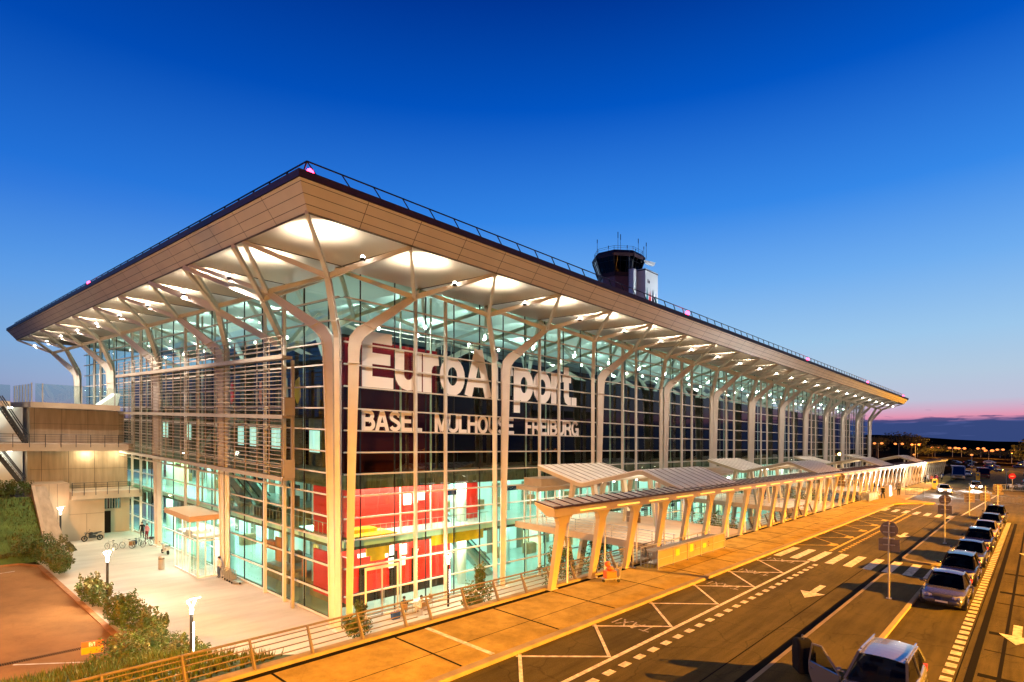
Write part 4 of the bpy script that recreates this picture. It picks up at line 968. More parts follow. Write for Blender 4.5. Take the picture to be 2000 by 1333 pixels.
for x in (-11.7, -14): m.tube((x, 44.5, 13.45), (x, 44.5, 13.6), .22, n=10); m.tube((x, 44.5, 8.95), (x, 44.5, 9.09), .22, n=10)
m.build('wall_lamp', E_WHITE, A)
point('light_annex', (-5.0, 44.4, 8.6), 210, (1, .86, .52), .15); point('light_annex', (-2.0, 44.2, 8.6), 150, (1, .86, .52), .15); point('light_annex_door', (-3.2, 43.6, 3.6), 60, (1, .85, .5), .15); point('light_stairs', (-12, 45.4, 8.5), 60, (.95, 1, .82), .3); point('light_stairs', (-13, 45.4, 13.0), 50, (.8, 1, .9), .3)

# ------------------------------------------------------------------ control tower
TWU = 1.75
TW = root('control_tower', 75, 24.5, 25, 'dark octagonal airport control tower with aerials rising behind the terminal roof', 'control tower')
cx, cy = 75., 24.5
def octa(r, z, rot=.39): return [(cx + r * math.cos(rot + i * math.pi / 4), cy + r * math.sin(rot + i * math.pi / 4), z) for i in range(8)]
def frus(mm, r0, z0, r1, z1, mi=0, cap=True):
    a, b = octa(r0, z0), octa(r1, z1); mm.add(a + b, [(i, (i + 1) % 8, 8 + (i + 1) % 8, 8 + i) for i in range(8)] + ([tuple(range(7, -1, -1)), tuple(range(8, 16))] if cap else []), mi)
TW.location.z += 0
m = MB(); frus(m, 3.5, 23.2, 3.5, 40.6); m.build('shaft', M['towerb'], TW)
m = MB(); frus(m, 3.7, 40.6, 3.95, 41.3); frus(m, 5.0, 45.2, 5.15, 46.0); frus(m, 5.15, 46.0, 4.5, 47.0); frus(m, 2.0, 47.0, 2.0, 47.9); cab = m.build('cab_roof', M['rooftrim'], TW)
m = MB(); frus(m, 3.9, 41.3, 4.9, 45.2, cap=False); m.build('cab_glass', M['glassd'], TW)
m = MB(); frus(m, 3.2, 41.0, 3.5, 42.4); frus(m, 2.2, 42.4, 1.2, 44.9); m.build('cab_interior', M['dark'], TW)
m = MB()
for a, b in zip(octa(3.93, 41.3), octa(4.93, 45.2)): m.bar(a, b, .22, .22)
for k in range(8):
    a0, a1 = Vector(octa(3.93, 41.3)[k]), Vector(octa(3.93, 41.3)[(k + 1) % 8]); b0, b1 = Vector(octa(4.93, 45.2)[k]), Vector(octa(4.93, 45.2)[(k + 1) % 8])
    for f in (.33, .67): m.bar(a0.lerp(a1, f), b0.lerp(b1, f), .08, .08)
    m.bar(a0.lerp(b0, .72), a1.lerp(b1, .72), .08, .08)
m.build('mullions', M['black'], TW)
m = MB()
for a in octa(4.6, 47.0): m.tube(a, (a[0], a[1], 48.0), .04, n=4)
o8 = octa(4.6, 48.0)
for i in range(8): m.tube(o8[i], o8[(i + 1) % 8], .04, n=4); m.tube(tuple(Vector(o8[i]) - Vector((0, 0, .5))), tuple(Vector(o8[(i + 1) % 8]) - Vector((0, 0, .5))), .03, n=4)
m.build('railing', M['black'], TW)
for (dx, dy, h) in ((-3.6, 2.4, 3.9), (-1.6, 1.2, 2.6), (.2, .2, 6.9), (.5, -.2, 6.2), (1.6, -1.0, 3.3), (3.0, -2.6, 5.2), (3.7, -3.4, 3.0), (4.1, -3.7, 4.2), (2.0, -2.6, 2.0)):
    m = MB(); m.tube((cx + dx, cy + dy, 46.8), (cx + dx, cy + dy, 47.2 + h), .05, .03, n=5); m.tube((cx + dx, cy + dy, 47.2 + h * .75), (cx + dx, cy + dy, 47.2 + h), .075, n=5); m.build('aerial', M['black'], cab)
m = MB(); m.ball((cx - .6, cy + .3, 48.3), .32, n=10); m.build('warning_beacon', E_RED, cab, smooth=True); point('light_tower_beacon', (cx - .6, cy - .2, 48.3), 60, (1, .05, .12), .2)
m = MB()
for k in range(26): z_ = 39 + .3 * k; m.bar((cx - 2.55, cy - 3.9, z_), (cx - 1.95, cy - 4.2, z_), .04, .04)
m.bar((cx - 2.55, cy - 3.9, 38), (cx - 2.55, cy - 3.9, 47), .05, .05); m.bar((cx - 1.95, cy - 4.2, 38), (cx - 1.95, cy - 4.2, 47), .05, .05); m.build('ladder', M['galv'], TW)
m = MB(); m.box(cx - .35, cx + 4.4, cy - 6.0, cy - 4.2, 25, 41.6, 0); m.box(cx - .4, cx + 4.45, cy - 6.05, cy - 4.15, 41.6, 41.85, 1); m.box(cx - .37, cx + 4.42, cy - 6.02, cy - 4.18, 41.85, 42.1, 0)
m.box(cx - 2.2, cx - .9, cy - 4.6, cy - 3.6, 25, 41.8, 0); m.build('stair_core', [M['towerw'], M['black']], TW)
m = MB()
for k, (x, c) in enumerate(((-.2, 0), (.9, 1), (2.0, 2), (3.1, 0))): m.add([(cx + x, cy - 6.03, 36.2), (cx + x + .9, cy - 6.03, 36.2), (cx + x + .45, cy - 6.03, 38.6 - .5 * (k % 2))], [(0, 1, 2)], c); m.add([(cx + x + .5, cy - 6.025, 38.9), (cx + x + 1.0, cy - 6.025, 36.2), (cx + x + .95, cy - 6.025, 36.9)], [(0, 1, 2)], (c + 1) % 3)
teal = mat('teal_print', (.02, .32, .36), .5)
m.box(cx + .5, cx + .7, cy - 6.03, cy - 6.015, 39.4, 40.1, 2); m.box(cx + .9, cx + 1.2, cy - 6.03, cy - 6.015, 39.4, 39.9, 2)
m.build('banner', [teal, M['red'], M['navy']], TW)
m = MB(); m.prism([(cx + 1.2, 45.0), (cx + 5.0, 45.6), (cx + 4.4, 44.5), (cx + 2.0, 44.4)], 'y', cy - 5.2, cy - 4.7); m.build('sun_shade', M['towerw'], TW)
spot('added_tower_light', (84, 4, 28), (76, 19, 40), 26000, (.86, .95, 1), 50, .6, .2)  # unseen roof lamp added to brighten the white tower face
for o_ in [TW] + list(TW.children): pass

# ------------------------------------------------------------------ cars (front toward -X)
def paint(name, c, metal=.35): 
    m_ = mat(name, c, .22, metal=metal); m_.node_tree.nodes['Principled BSDF'].inputs['Coat Weight'].default_value = .6; m_.node_tree.nodes['Principled BSDF'].inputs['Coat Roughness'].default_value = .06; return m_
M['carglass'] = glass('car_glass', (.05, .06, .06), .8); M['carglass2'] = glass('windscreen', (.30, .33, .32), 1.4)
M['cabin'] = mat('car_cabin', (.02, .02, .02), .8); M['lens'] = mat('lamp_lens', (.62, .62, .62), .12, metal=.6); M['plate'] = mat('number_plate', (.7, .68, .6), .5)
M['kidney'] = mat('grille', (.02, .02, .02), .3, metal=.5)
def loft(mm, secs, mi=0, closed_ends=True):
    n = len(secs[0]); vs = [p for s_ in secs for p in s_]
    fs = [(i * n + j, (i + 1) * n + j, (i + 1) * n + (j + 1) % n, i * n + (j + 1) % n) for i in range(len(secs) - 1) for j in range(n)]
    if closed_ends: fs += [tuple(range(n)), tuple(range(len(vs) - 1, len(vs) - n - 1, -1))]
    mm.add(vs, fs, mi)
def make_car(name, label, body, style='sedan', L=4.75, Wd=1.86, H=1.46, lit=False, open_door=False, roofbars=False, group=None, cat='car', seeglass=False):
    rt = root(name, 0, 0, 0, label, cat, group)
    h = Wd / 2; f = L / 4.75
    if style == 'sedan': st = [(-2.37, .50, .66, .34), (-2.33, .60, .78, .26), (-2.18, .70, .86, .22), (-1.75, .80, .93, .20), (-1.0, .92, .97, .2), (0, .955, 1., .2), (1.0, .98, 1., .2), (1.75, 1.0, .95, .22), (2.2, .98, .88, .26), (2.34, .86, .80, .3), (2.37, .6, .7, .36)]; gh = [(-.98, .93), (-.14, H), (1.0, H - .02), (1.88, .99)]
    else: st = [(-2.37, .52, .66, .34), (-2.32, .66, .80, .26), (-2.15, .80, .88, .22), (-1.75, .90, .94, .20), (-1.15, 1.0, .98, .2), (0, 1.02, 1., .2), (1.0, 1.04, 1., .2), (1.8, 1.04, .97, .22), (2.2, 1.0, .92, .26), (2.34, .86, .84, .3), (2.37, .6, .74, .36)]; gh = [(-1.32, .97), (-.42, H), (1.75, H - .05), (2.25, 1.02)]
    secs = []
    for (x, zt_, wf, zb) in st:
        wv = h * wf; x *= f
        half = [(0, zb), (wv * .82, zb), (wv * .97, zb + .10), (wv, .50 if zt_ > .6 else (zb + zt_) / 2), (wv * .985, zt_ - .14), (wv * .90, zt_ - .03), (wv * .5, zt_ + .012), (0, zt_ + .02)]
        secs.append([(x, y, z_) for y, z_ in half] + [(x, -y, z_) for y, z_ in reversed(half[1:-1])])
    m = MB(); loft(m, secs); bo = m.build('body', body, rt, shear=False, smooth=True)
    sb = bo.modifiers.new('s', 'SUBSURF'); sb.levels = 1; sb.render_levels = 2
    wb, wr = h * .90, h * .66
    xs_ = [g_[0] * f for g_ in gh]; zs_ = [g_[1] for g_ in gh]
    B = [(xs_[0], wb * .93, zs_[0]), (xs_[1], wr, zs_[1]), (xs_[2], wr * .98, zs_[2]), (xs_[3], wb * .9, zs_[3])]
    m = MB()
    for sgn in (1, -1):
        a, b, c, d = [(p[0], p[1] * sgn, p[2]) for p in B]; xm = (a[0] + d[0]) / 2 + .1; bl = (xm, wb * sgn, zs_[0] + .04); bt = (xm, wr * 1.02 * sgn, zs_[1] - .0)
        m = MB(); m.add([a, b, bt, c, d, bl], [(0, 1, 2, 5), (5, 2, 3, 4)])
        m.build('side_window', M['carglass'], rt, shear=False)
    m = MB(); a, b, c, d = B; m.add([a, b, (b[0], -b[1], b[2]), (a[0], -a[1], a[2])], [(0, 1, 2, 3)]); m.build('windscreen', M['carglass2' if seeglass else 'carglass'], rt, shear=False)
    m = MB(); m.add([c, d, (d[0], -d[1], d[2]), (c[0], -c[1], c[2])], [(0, 1, 2, 3)]); m.build('rear_window', M['carglass'], rt, shear=False)
    m = MB(); n = 7; vs = []
    for i in range(n + 1):
        for j in range(n + 1):
            u, v = i / n, j / n * 2 - 1; x = (b[0] - .06) + (c[0] - b[0] + .12) * u; y = (b[1] + (c[1] - b[1]) * u) * v * 1.04
            vs.append((x, y, zs_[1] + (zs_[2] - zs_[1]) * u + .055 * (1 - v * v) + .05 * math.sin(math.pi * u) - .012))
    m.add(vs, [(i * (n + 1) + j, (i + 1) * (n + 1) + j, (i + 1) * (n + 1) + j + 1, i * (n + 1) + j + 1) for i in range(n) for j in range(n)])
    for sgn in (1, -1):
        for p, q in ((a, b), (c, d)): m.bar((p[0], p[1] * sgn, p[2]), (q[0], q[1] * sgn, q[2]), .075, .07)
        m.bar((b[0], b[1] * sgn, b[2]), (c[0], c[1] * sgn, c[2]), .07, .07)
        xm = (a[0] + d[0]) / 2 + .1; m.bar((xm, wb * sgn, zs_[0]), (xm, wr * 1.02 * sgn, zs_[1]), .04, .1)
        if roofbars: m.bar((b[0] + .1, b[1] * sgn * .95, zs_[1] + .10), (c[0], c[1] * sgn * .95, zs_[2] + .10), .05, .05)
    m.build('roof', body, rt, shear=False, smooth=False)
    m = MB(); m.box(xs_[0] + .35, xs_[3] - .4, -wb * .8, wb * .8, .5, zs_[0] + .03)
    for sgn in (1, -1): m.box(-.05, .15, sgn * .38 - .2, sgn * .38 + .2, .6, 1.14); m.box(.95, 1.1, sgn * .38 - .2, sgn * .38 + .2, .6, 1.1)
    m.build('seats', M['cabin'], rt, shear=False)
    wheelp = None
    for (x, y) in ((-1.44 * f, h - .11), (-1.44 * f, -h + .11), (1.42 * f, h - .11), (1.42 * f, -h + .11)):
        wm = MB(); wm.disc((x, y, .34), .34, .23, 'y', 20, 0); wm.disc((x, y, .34), .405, .17 if y > 0 else .17, 'y', 20, 1); wh = wm.build('wheel', [M['rubber'], M['cabin']], rt, shear=False)
        rm = MB(); sg = 1 if y > 0 else -1; rm.ring((x, y + sg * .115, .34), .22, .022, 'y', 18, 5)
        for k in range(5): a_ = k * 1.2566; rm.bar((x, y + sg * .12, .34), (x + .21 * math.cos(a_), y + sg * .12, .34 + .21 * math.sin(a_)), .06, .03)
        rm.build('rim', M['chrome'], wh, shear=False)
    for sgn in (1, -1):
        z0 = .56 if style == 'sedan' else .64; x0 = -2.34 * f
        lm = MB(); lm.add([(x0 + .02, sgn * h * .42, z0), (x0 + .10, sgn * h * .80, z0 + .02), (x0 + .50, sgn * h * .915, z0 + .21), (x0 + .26, sgn * h * .70, z0 + .19), (x0 + .08, sgn * h * .42, z0 + .15),
                           (x0 + .12, sgn * h * .42, z0), (x0 + .2, sgn * h * .7, z0), (x0 + .5, sgn * h * .8, z0 + .1), (x0 + .3, sgn * h * .6, z0 + .1), (x0 + .2, sgn * h * .42, z0 + .1)], [(0, 1, 2, 3, 4), (5, 9, 8, 7, 6), (0, 5, 6, 1), (1, 6, 7, 2), (2, 7, 8, 3), (3, 8, 9, 4), (4, 9, 5, 0)])
        for q in range(2): lm.ball((x0 + .07 + .07 * q, sgn * h * (.54 + .18 * q), z0 + .085), .075, 8)
        if lit: lm.ball((x0 - .02, sgn * h * .62, z0 + .07), .13, 10)
        lm.build('headlight', E_HEAD if lit else M['lens'], rt, shear=False)
        tm = MB(); tm.box(L / 2 - .10, L / 2 - .012, sgn * h * .76 - .14, sgn * h * .76 + .12, .68, .9); tm.build('tail_light', E_TAIL, rt, shear=False)
        mm = MB(); mm.ball((xs_[0] + .38, sgn * (h + .10), zs_[0] + .10), .10, 8, sz=.75); mm.bar((xs_[0] + .38, sgn * (h - .08), zs_[0] + .04), (xs_[0] + .38, sgn * (h + .06), zs_[0] + .08), .05, .04); mm.build('mirror', body, rt, shear=False, smooth=True)
    m = MB()
    for sgn in (1, -1): m.add([(-L / 2 - .012 + .0, sgn * .04, .47), (-L / 2 - .0, sgn * .30, .47), (-L / 2 + .045, sgn * .33, .64), (-L / 2 + .03, sgn * .04, .65)], [(0, 1, 2, 3)])
    m.box(-L / 2 - .004, -L / 2 + .05, -h * .55, h * .55, .26, .36); m.build('grille', M['kidney'], rt, shear=False)
    m = MB(); m.box(-L / 2 - .022, -L / 2 - .0, -.26, .26, .385, .47); m.build('number_plate', M['plate'], rt, shear=False)
    if open_door:
        dm = MB(); hx, hy = xs_[0] + .22, h + .02; an = R(64); dx, dy = math.cos(an), math.sin(an)
        def dp(s_, z_, o_): return (hx + dx * s_ - dy * o_, hy + dy * s_ + dx * o_, z_)
        prof = [(.0, .32), (.95, .30), (1.12, .62), (1.16, .98), (0, .92)]
        dm.add([dp(s_, z_, -.05) for s_, z_ in prof] + [dp(s_, z_, .05) for s_, z_ in prof], [(0, 1, 2, 3, 4), (9, 8, 7, 6, 5)] + [(i, 5 + i, 5 + (i + 1) % 5, (i + 1) % 5) for i in range(5)])
        for (p, q) in (((.02, .92), (.72, H - .02)), ((.72, H - .02), (1.08, H - .05)), ((1.08, H - .05), (1.16, .98))): dm.bar(dp(*p, 0), dp(*q, 0), .05, .05)
        do = dm.build('door', body, rt, shear=False)
        dm = MB(); dm.add([dp(.06, .93, 0), dp(.72, H - .04, 0), dp(1.06, H - .06, 0), dp(1.14, .98, 0)], [(0, 1, 2, 3)]); dm.build('door_window', M['carglass2'], do, shear=False)
        dm = MB(); dm.box(hx + .1, hx + .2, h + .02, h + .03, .5, .6); dm.bar(dp(.9, .8, .06), dp(1.06, .81, .06), .03, .03); dm.build('handle', M['chrome'], do, shear=False)
    return rt
def set_car(c, x, y, z=RZ, rz=0.):
    c.location = (x, y, gz(y, z)); c.rotation_euler = (math.atan(K) * math.cos(rz), 0, rz)
GC = 'cars parked nose to tail beside the traffic island'
P1 = paint('paint_graphite', (.09, .09, .105)); P2 = paint('paint_black', (.012, .012, .016)); P3 = paint('paint_blue_grey', (.05, .06, .12)); P4 = paint('paint_silver', (.32, .32, .33), .6); P5 = paint('paint_white', (.7, .7, .7), 0.); P6 = paint('paint_dark_red', (.12, .015, .02)); P7 = paint('paint_champagne', (.30, .26, .22), .5)
for (x, lab, pt, sty, L, Wd, H) in ((17.0, 'graphite saloon with twin grilles parked at the front of the row', P1, 'sedan', 4.9, 1.98, 1.50), (23.7, 'black estate car tucked behind the graphite saloon', P2, 'wagon', 4.7, 1.9, 1.62), (31.1, 'dark blue saloon, third car in the parked row', P3, 'sedan', 4.75, 1.92, 1.50),
        (39.2, 'black estate with a pale card in its windscreen, fourth in the row', P2, 'wagon', 4.75, 1.9, 1.58), (46.8, 'champagne grey saloon, fifth car in the parked row', P7, 'sedan', 4.7, 1.9, 1.48), (54.4, 'dark blue hatchback, second from the back of the parked row', P3, 'wagon', 4.3, 1.85, 1.52), (63.0, 'dark people carrier closing the back of the parked row', P2, 'wagon', 4.7, 1.95, 1.72)):
    c = make_car('parked_car', lab, pt, sty, L, Wd, H, group=GC); set_car(c, x, -31.78)
c = make_car('parked_estate_car', 'silver grey estate car in the foreground with its passenger door open', P4, 'wagon', 4.75, 1.95, 1.62, open_door=True, roofbars=True, seeglass=True); set_car(c, -.15, -31.75)
c = make_car('oncoming_car', 'white car with dazzling headlights at the end of the pavement', P5, 'wagon', 4.4, 1.9, 1.55, lit=True); set_car(c, 101, -23.4, rz=.18)
c = make_car('oncoming_car', 'silver car with bright headlights right of the dazzling white car', P4, 'sedan', 4.6, 1.9, 1.5, lit=True); set_car(c, 120.5, -26.4, rz=.12)
c = make_car('far_car', 'dark blue saloon seen side-on in the far car park', P3, 'sedan', 5.6, 2.2, 1.8); set_car(c, 226, -24.0, rz=R(70))
c = make_car('far_car', 'dark red hatchback at the right edge behind the no-entry sign', P6, 'wagon', 4.4, 1.9, 1.55); set_car(c, 150, -34.0, rz=.3)
for (x, y, pt, lb) in ((178, -21, P5, 'pale car waiting behind the white van'), (262, -16, P2, 'black car parked deepest in the far car park'), (205, -33, P4, 'silver car parked at the far right edge')):
    c = make_car('far_car', lb, pt, 'wagon'); set_car(c, x, y, rz=.1)
for k, (x, y) in enumerate(((300, -8, ), (318, -12), (336, -18), (285, -30), (305, -36), (247, -8), (268, -22), (352, -30))):
    c = make_car('far_car', f'{ORD[k]} small car from the left in the dim rows under the far car park lamps', (P4, P2, P5, P3, P1, P7, P6, P4)[k], ('wagon', 'sedan')[k % 2], group='cars in the far car park'); set_car(c, x, y, rz=R(80))
# van and tall minibus
def van(name, label, x, y, L, Wd, H, pt, rz=0):
    rt = root(name, 0, 0, 0, label, 'van'); h = Wd / 2
    m = MB(); prof = [(-L / 2, .35), (-L / 2 - .02, .9), (-L / 2 + .25, 1.15), (-L / 2 + .9, H - .12), (-L / 2 + 1.2, H), (L / 2 - .1, H), (L / 2, H - .2), (L / 2, .35)]
    m.prism([(a, b) for a, b in prof], 'y', -h, h); b = m.build('body', pt, rt, shear=False); bv = b.modifiers.new('b', 'BEVEL'); bv.width = .08; bv.segments = 3
    m = MB(); m.add([(-L / 2 + .26, -h * .88, 1.22), (-L / 2 + .26, h * .88, 1.22), (-L / 2 + .83, h * .82, H - .22), (-L / 2 + .83, -h * .82, H - .22)], [(0, 1, 2, 3)]); m.v = [(a - .03, b_, c_ + .01) for a, b_, c_ in m.v]; m.build('windscreen', M['carglass'], rt, shear=False)
    for s_ in (1, -1):
        m = MB(); m.box(-L / 2 + 1.0, L / 2 - .5, s_ * (h + .004) - .004, s_ * (h + .004) + .004, 1.25, H - .3); m.build('side_windows', M['carglass'], rt, shear=False)
        m = MB(); m.box(-L / 2 - .03, -L / 2 + .05, s_ * h * .75 - .14, s_ * h * .75 + .14, .72, .92); m.build('headlight', M['lens'], rt, shear=False)
    for (wx, wy) in ((-L * .31, h - .1), (-L * .31, -h + .1), (L * .3, h - .1), (L * .3, -h + .1)):
        m = MB(); m.disc((wx, wy, .36), .36, .24, 'y', 18); m.build('wheel', M['rubber'], rt, shear=False)
    m = MB(); m.box(-L / 2 - .035, -L / 2, -h * .5, h * .5, .55, .95); m.build('grille', M['kidney'], rt, shear=False)
    set_car(rt, x, y, rz=rz)
van('van', 'silver van standing at the far end of the walkway canopy', 157, -20.6, 6.4, 2.6, 3.3, P4, .15); van('minibus', 'dark minibus half hidden behind the silver van', 172, -24.6, 6, 2.3, 2.7, P6, .15)

# ------------------------------------------------------------------ people
dg = bpy.context.evaluated_depsgraph_get
def person(x, y, z, rz, label, top='navy', legs='denim', pose='stand', hair='hair', group=None, s=1.0):
    J = {'pel': (0, 0, .95, .15), 'sp': (0, 0, 1.14, .135), 'ch': (0, .0, 1.34, .155), 'nk': (0, .01, 1.50, .06), 'hd': (0, .03, 1.62, .098), 'tp': (0, .03, 1.74, .075)}
    for sg, k in ((1, 'r'), (-1, 'l')):
        sw_ = .16 * sg if pose == 'walk' else .02
        J.update({k + 'sh': (.19 * sg, 0, 1.42, .062), k + 'el': (.25 * sg, -.04 - sw_ * .6, 1.15, .046), k + 'wr': (.26 * sg, .08 - sw_ * 1.2, .92, .034), k + 'ha': (.26 * sg, .12 - sw_ * 1.3, .82, .04),
                  k + 'hp': (.10 * sg, 0, .90, .10), k + 'kn': (.11 * sg, .04 + sw_ * .9, .50, .068), k + 'an': (.11 * sg, -.03 + sw_ * 1.7, .10, .045), k + 'to': (.12 * sg, .13 + sw_ * 1.7, .045, .04)})
    if pose == 'sit':
        for k in list(J):
            a = J[k]
            if k[-2:] in ('kn', 'an', 'to'): continue
            J[k] = (a[0], a[1] - .0, a[2] - .45, a[3])
        for sg, k in ((1, 'r'), (-1, 'l')):
            J[k + 'kn'] = (.12 * sg, .42, .52, .07); J[k + 'an'] = (.12 * sg, .42, .10, .045); J[k + 'to'] = (.12 * sg, .56, .045, .04); J[k + 'wr'] = (.2 * sg, .30, .72, .034); J[k + 'ha'] = (.16 * sg, .40, .74, .04); J[k + 'el'] = (.25 * sg, .06, .70, .046)
    E_ = [('pel', 'sp'), ('sp', 'ch'), ('ch', 'nk'), ('nk', 'hd'), ('hd', 'tp')]
    for k in 'rl': E_ += [('ch', k + 'sh'), (k + 'sh', k + 'el'), (k + 'el', k + 'wr'), (k + 'wr', k + 'ha'), ('pel', k + 'hp'), (k + 'hp', k + 'kn'), (k + 'kn', k + 'an'), (k + 'an', k + 'to')]
    ks = list(J); me = bpy.data.meshes.new('t'); me.from_pydata([J[k][:3] for k in ks], [(ks.index(a), ks.index(b)) for a, b in E_], []); ob = bpy.data.objects.new('t', me); COL.objects.link(ob)
    sm = ob.modifiers.new('k', 'SKIN')
    for i, k in enumerate(ks): me.skin_vertices[0].data[i].radius = (J[k][3], J[k][3] * (.8 if k in ('pel', 'sp', 'ch') else 1)); me.skin_vertices[0].data[i].use_root = (k == 'pel')
    ob.modifiers.new('s', 'SUBSURF').levels = 1
    nm = bpy.data.meshes.new_from_object(ob.evaluated_get(dg())); bpy.data.objects.remove(ob)
    nm.materials.clear()
    for q in (M['skin'], M[top], M[legs], M['black']): nm.materials.append(q)
    zh = J['nk'][2]; zw = J['pel'][2] + .02
    for p in nm.polygons:
        c = p.center; hand = min((Vector(J[k + 'ha'][:3]) - c).length for k in 'rl') < .085
        low = min((Vector(J[k + 'to'][:3]) - c).length for k in 'rl') < .2 and c.z < .12
        lg = c.z < zw if pose != 'sit' else (c.z < .66 and c.y > .12 and min((Vector(J[k + 'wr'][:3]) - c).length for k in 'rl') > .12) or c.z < .58
        p.material_index = 0 if (c.z > zh or hand) else 3 if low else 2 if (lg and abs(c.x) < .21) else 1
        p.use_smooth = True
    o = bpy.data.objects.new('person', nm); COL.objects.link(o); o.location = (x, y, gz(y, z)); o.rotation_euler = (0, 0, rz); o.scale = (s, s, s)
    tag(o, label, 'person', group)
    hm = MB(); c = Vector(J['hd'][:3]); hm.ball((c.x, c.y - .025, c.z + .055), .112, 10, sz=1.0); hh = hm.build('hair', M[hair], o, shear=False, smooth=True)
    fm = MB()
    for sg in (1, -1): fm.ball((c.x + .035 * sg, c.y + .088, c.z + .02), .012, 6)
    fm.ball((c.x, c.y + .102, c.z - .015), .017, 6); fm.build('face', M['skin'], o, shear=False)
    return o
person(77.3, -18.6, SZ, R(80), 'pedestrian in dark clothes walking beside the far trolley pen', 'blackc', 'blackc', 'walk', s=1.08)
person(86.2, -19.2, SZ, R(-80), 'pedestrian in a striped pale top near the far crowd barrier', 'greyc', 'blackc', 'walk', s=1.08)
GP = 'crowd waiting beneath the far end of the canopy'
for k, (x, y, tp, lb) in enumerate(((124.6, -18.0, 'navy', 'person in a navy coat at the left of the far crowd'), (127.5, -18.8, 'pink', 'person in a pink top in the far crowd'), (129.5, -17.9, 'greyc', 'person in grey in the middle of the far crowd'), (132, -19.2, 'maroon', 'person in a maroon coat in the far crowd'),
        (135.5, -18.6, 'blackc', 'person in black before the far canopy posts'), (139, -19.3, 'cream', 'person in cream at the right of the far crowd'), (144.5, -18.8, 'blue', 'person in blue beside the silver van'))):
    person(x, y, SZ - .15, R(40 + 67 * k), lb, tp, 'blackc', 'stand', group=GP, s=1.1)
for (x, y, tp, lb, a) in ((68, -8.2, 'maroon', 'person in maroon standing on the second footbridge', 10), (70.4, -8.4, 'blackc', 'person in black beside the second footbridge shelter', 200), (71.8, -8.9, 'cream', 'person in cream walking under the second shelter', 90)):
    person(x - 9, y, SZ, R(a), lb, tp, 'denim', 'stand', s=1.08)
person(-.95, 39.5, PZ, R(150), 'slim person in dark clothes by the bicycles', 'blackc', 'blackc', s=1.06); person(-.85, 38.2, PZ, R(120), 'person in a pink jacket by the bicycles', 'pink', 'maroon', s=1.05)
person(-1.35, 17.2, PZ, R(100), 'person with long dark hair leaning by the plaza luggage trolleys', 'cream', 'denim', s=1.05)
person(4.25, -1.35, PZ, R(-35), 'seated cafe guest in black with light hair', 'blackc', 'denim', 'sit', s=1.05); person(5.35, -1.95, PZ, R(5), 'seated cafe guest in cream seen from behind', 'cream', 'cream', 'sit', s=1.05)

# ------------------------------------------------------------------ cafe furniture, bag
tb = root('cafe_table', 5.6, -1.0, PZ, 'pale rectangular cafe table beside the corner glass', 'table'); m = MB(); m.box(-.65, .95, -.4, .4, .72, .76); m.build('tabletop', M['white'], tb, shear=False)
for (x, y) in ((-.55, -.3), (.85, -.3), (-.55, .3), (.85, .3)): m = MB(); m.tube((x, y, 0), (x, y, .72), .025); m.build('leg', M['galv'], tb, shear=False)
def chair(x, y, rz, label):
    r_ = root('cafe_chair', x, y, PZ, label, 'chair', 'cafe chairs', rz); m = MB(); m.box(-.22, .22, -.22, .22, .43, .46); m.build('seat', M['brownw'], r_, shear=False)
    m = MB(); m.box(-.22, .22, -.25, -.22, .55, .9); m.build('backrest', M['brownw'], r_, shear=False)
    for a in (-.2, .2):
        for b in (-.22, .2): m = MB(); m.tube((a, b, 0), (a, b, .44 if b > 0 else .9), .018, n=6); m.build('leg', M['galv'], r_, shear=False)
chair(5.35, -2.0, R(5), 'wooden cafe chair under the guest in cream'); chair(4.2, -1.4, R(-35), 'wooden cafe chair under the guest in black'); chair(6.9, -.9, R(95), 'empty wooden cafe chair beside the glass')
bg_ = root('shopping_bag', 3.3, -1.6, PZ, 'blue carrier bag on the plaza near the seated guests', 'bag'); m = MB(); m.prism([(-.3, 0), (.3, 0), (.34, .5), (-.34, .5)], 'y', -.14, .14); m.build('bag_body', M['blue'], bg_, shear=False); m = MB(); m.ring((0, 0, .52), .12, .015, 'y', 12, 4); m.build('handle', M['maroon'], bg_, shear=False)

# ------------------------------------------------------------------ bicycles, motorbikes
def bike(label, x, y, rz, fr, pannier=None, basket=False):
    b = root('bicycle', x, y, PZ, label, 'bicycle', 'bicycles on the plaza', rz)
    for px in (-.53, .53):
        m = MB(); m.ring((px, 0, .34), .32, .022, 'y', 20, 5)
        for k in range(8): a = k * math.pi / 8; m.tube((px - .31 * math.cos(a), 0, .34 - .31 * math.sin(a)), (px + .31 * math.cos(a), 0, .34 + .31 * math.sin(a)), .004, n=3)
        m.build('wheel', M['rubber'], b, shear=False)
    m = MB()
    for p, q in (((-.53, 0, .34), (-.15, 0, .32)), ((-.53, 0, .34), (-.2, 0, .82)), ((-.15, 0, .32), (-.24, 0, .92)), ((-.15, 0, .32), (.36, 0, .78)), ((-.2, 0, .80), (.34, 0, .86)), ((.36, 0, .78), (.33, 0, .98)), ((.37, 0, .74), (.53, 0, .34))): m.tube(p, q, .022, n=6)
    m.build('frame', fr, b, shear=False)
    m = MB(); m.path([(.22, -.28, 1.02), (.33, -.1, 1.0), (.33, .1, 1.0), (.22, .28, 1.02)], .016); m.build('handlebar', M['galv'], b, shear=False)
    m = MB(); m.ball((-.26, 0, .94), .13, 8, sz=.35); m.build('saddle', M['black'], b, shear=False)
    if pannier: m = MB(); m.box(-.75, -.38, -.2, -.08, .35, .75); m.box(-.75, -.38, .08, .2, .35, .75); m.box(-.8, -.32, -.07, .07, .72, .76); m.build('pannier', M[pannier], b, shear=False)
    if basket: m = MB(); m.box(.42, .72, -.16, .16, .72, .95); m.build('basket', M['black'], b, shear=False)
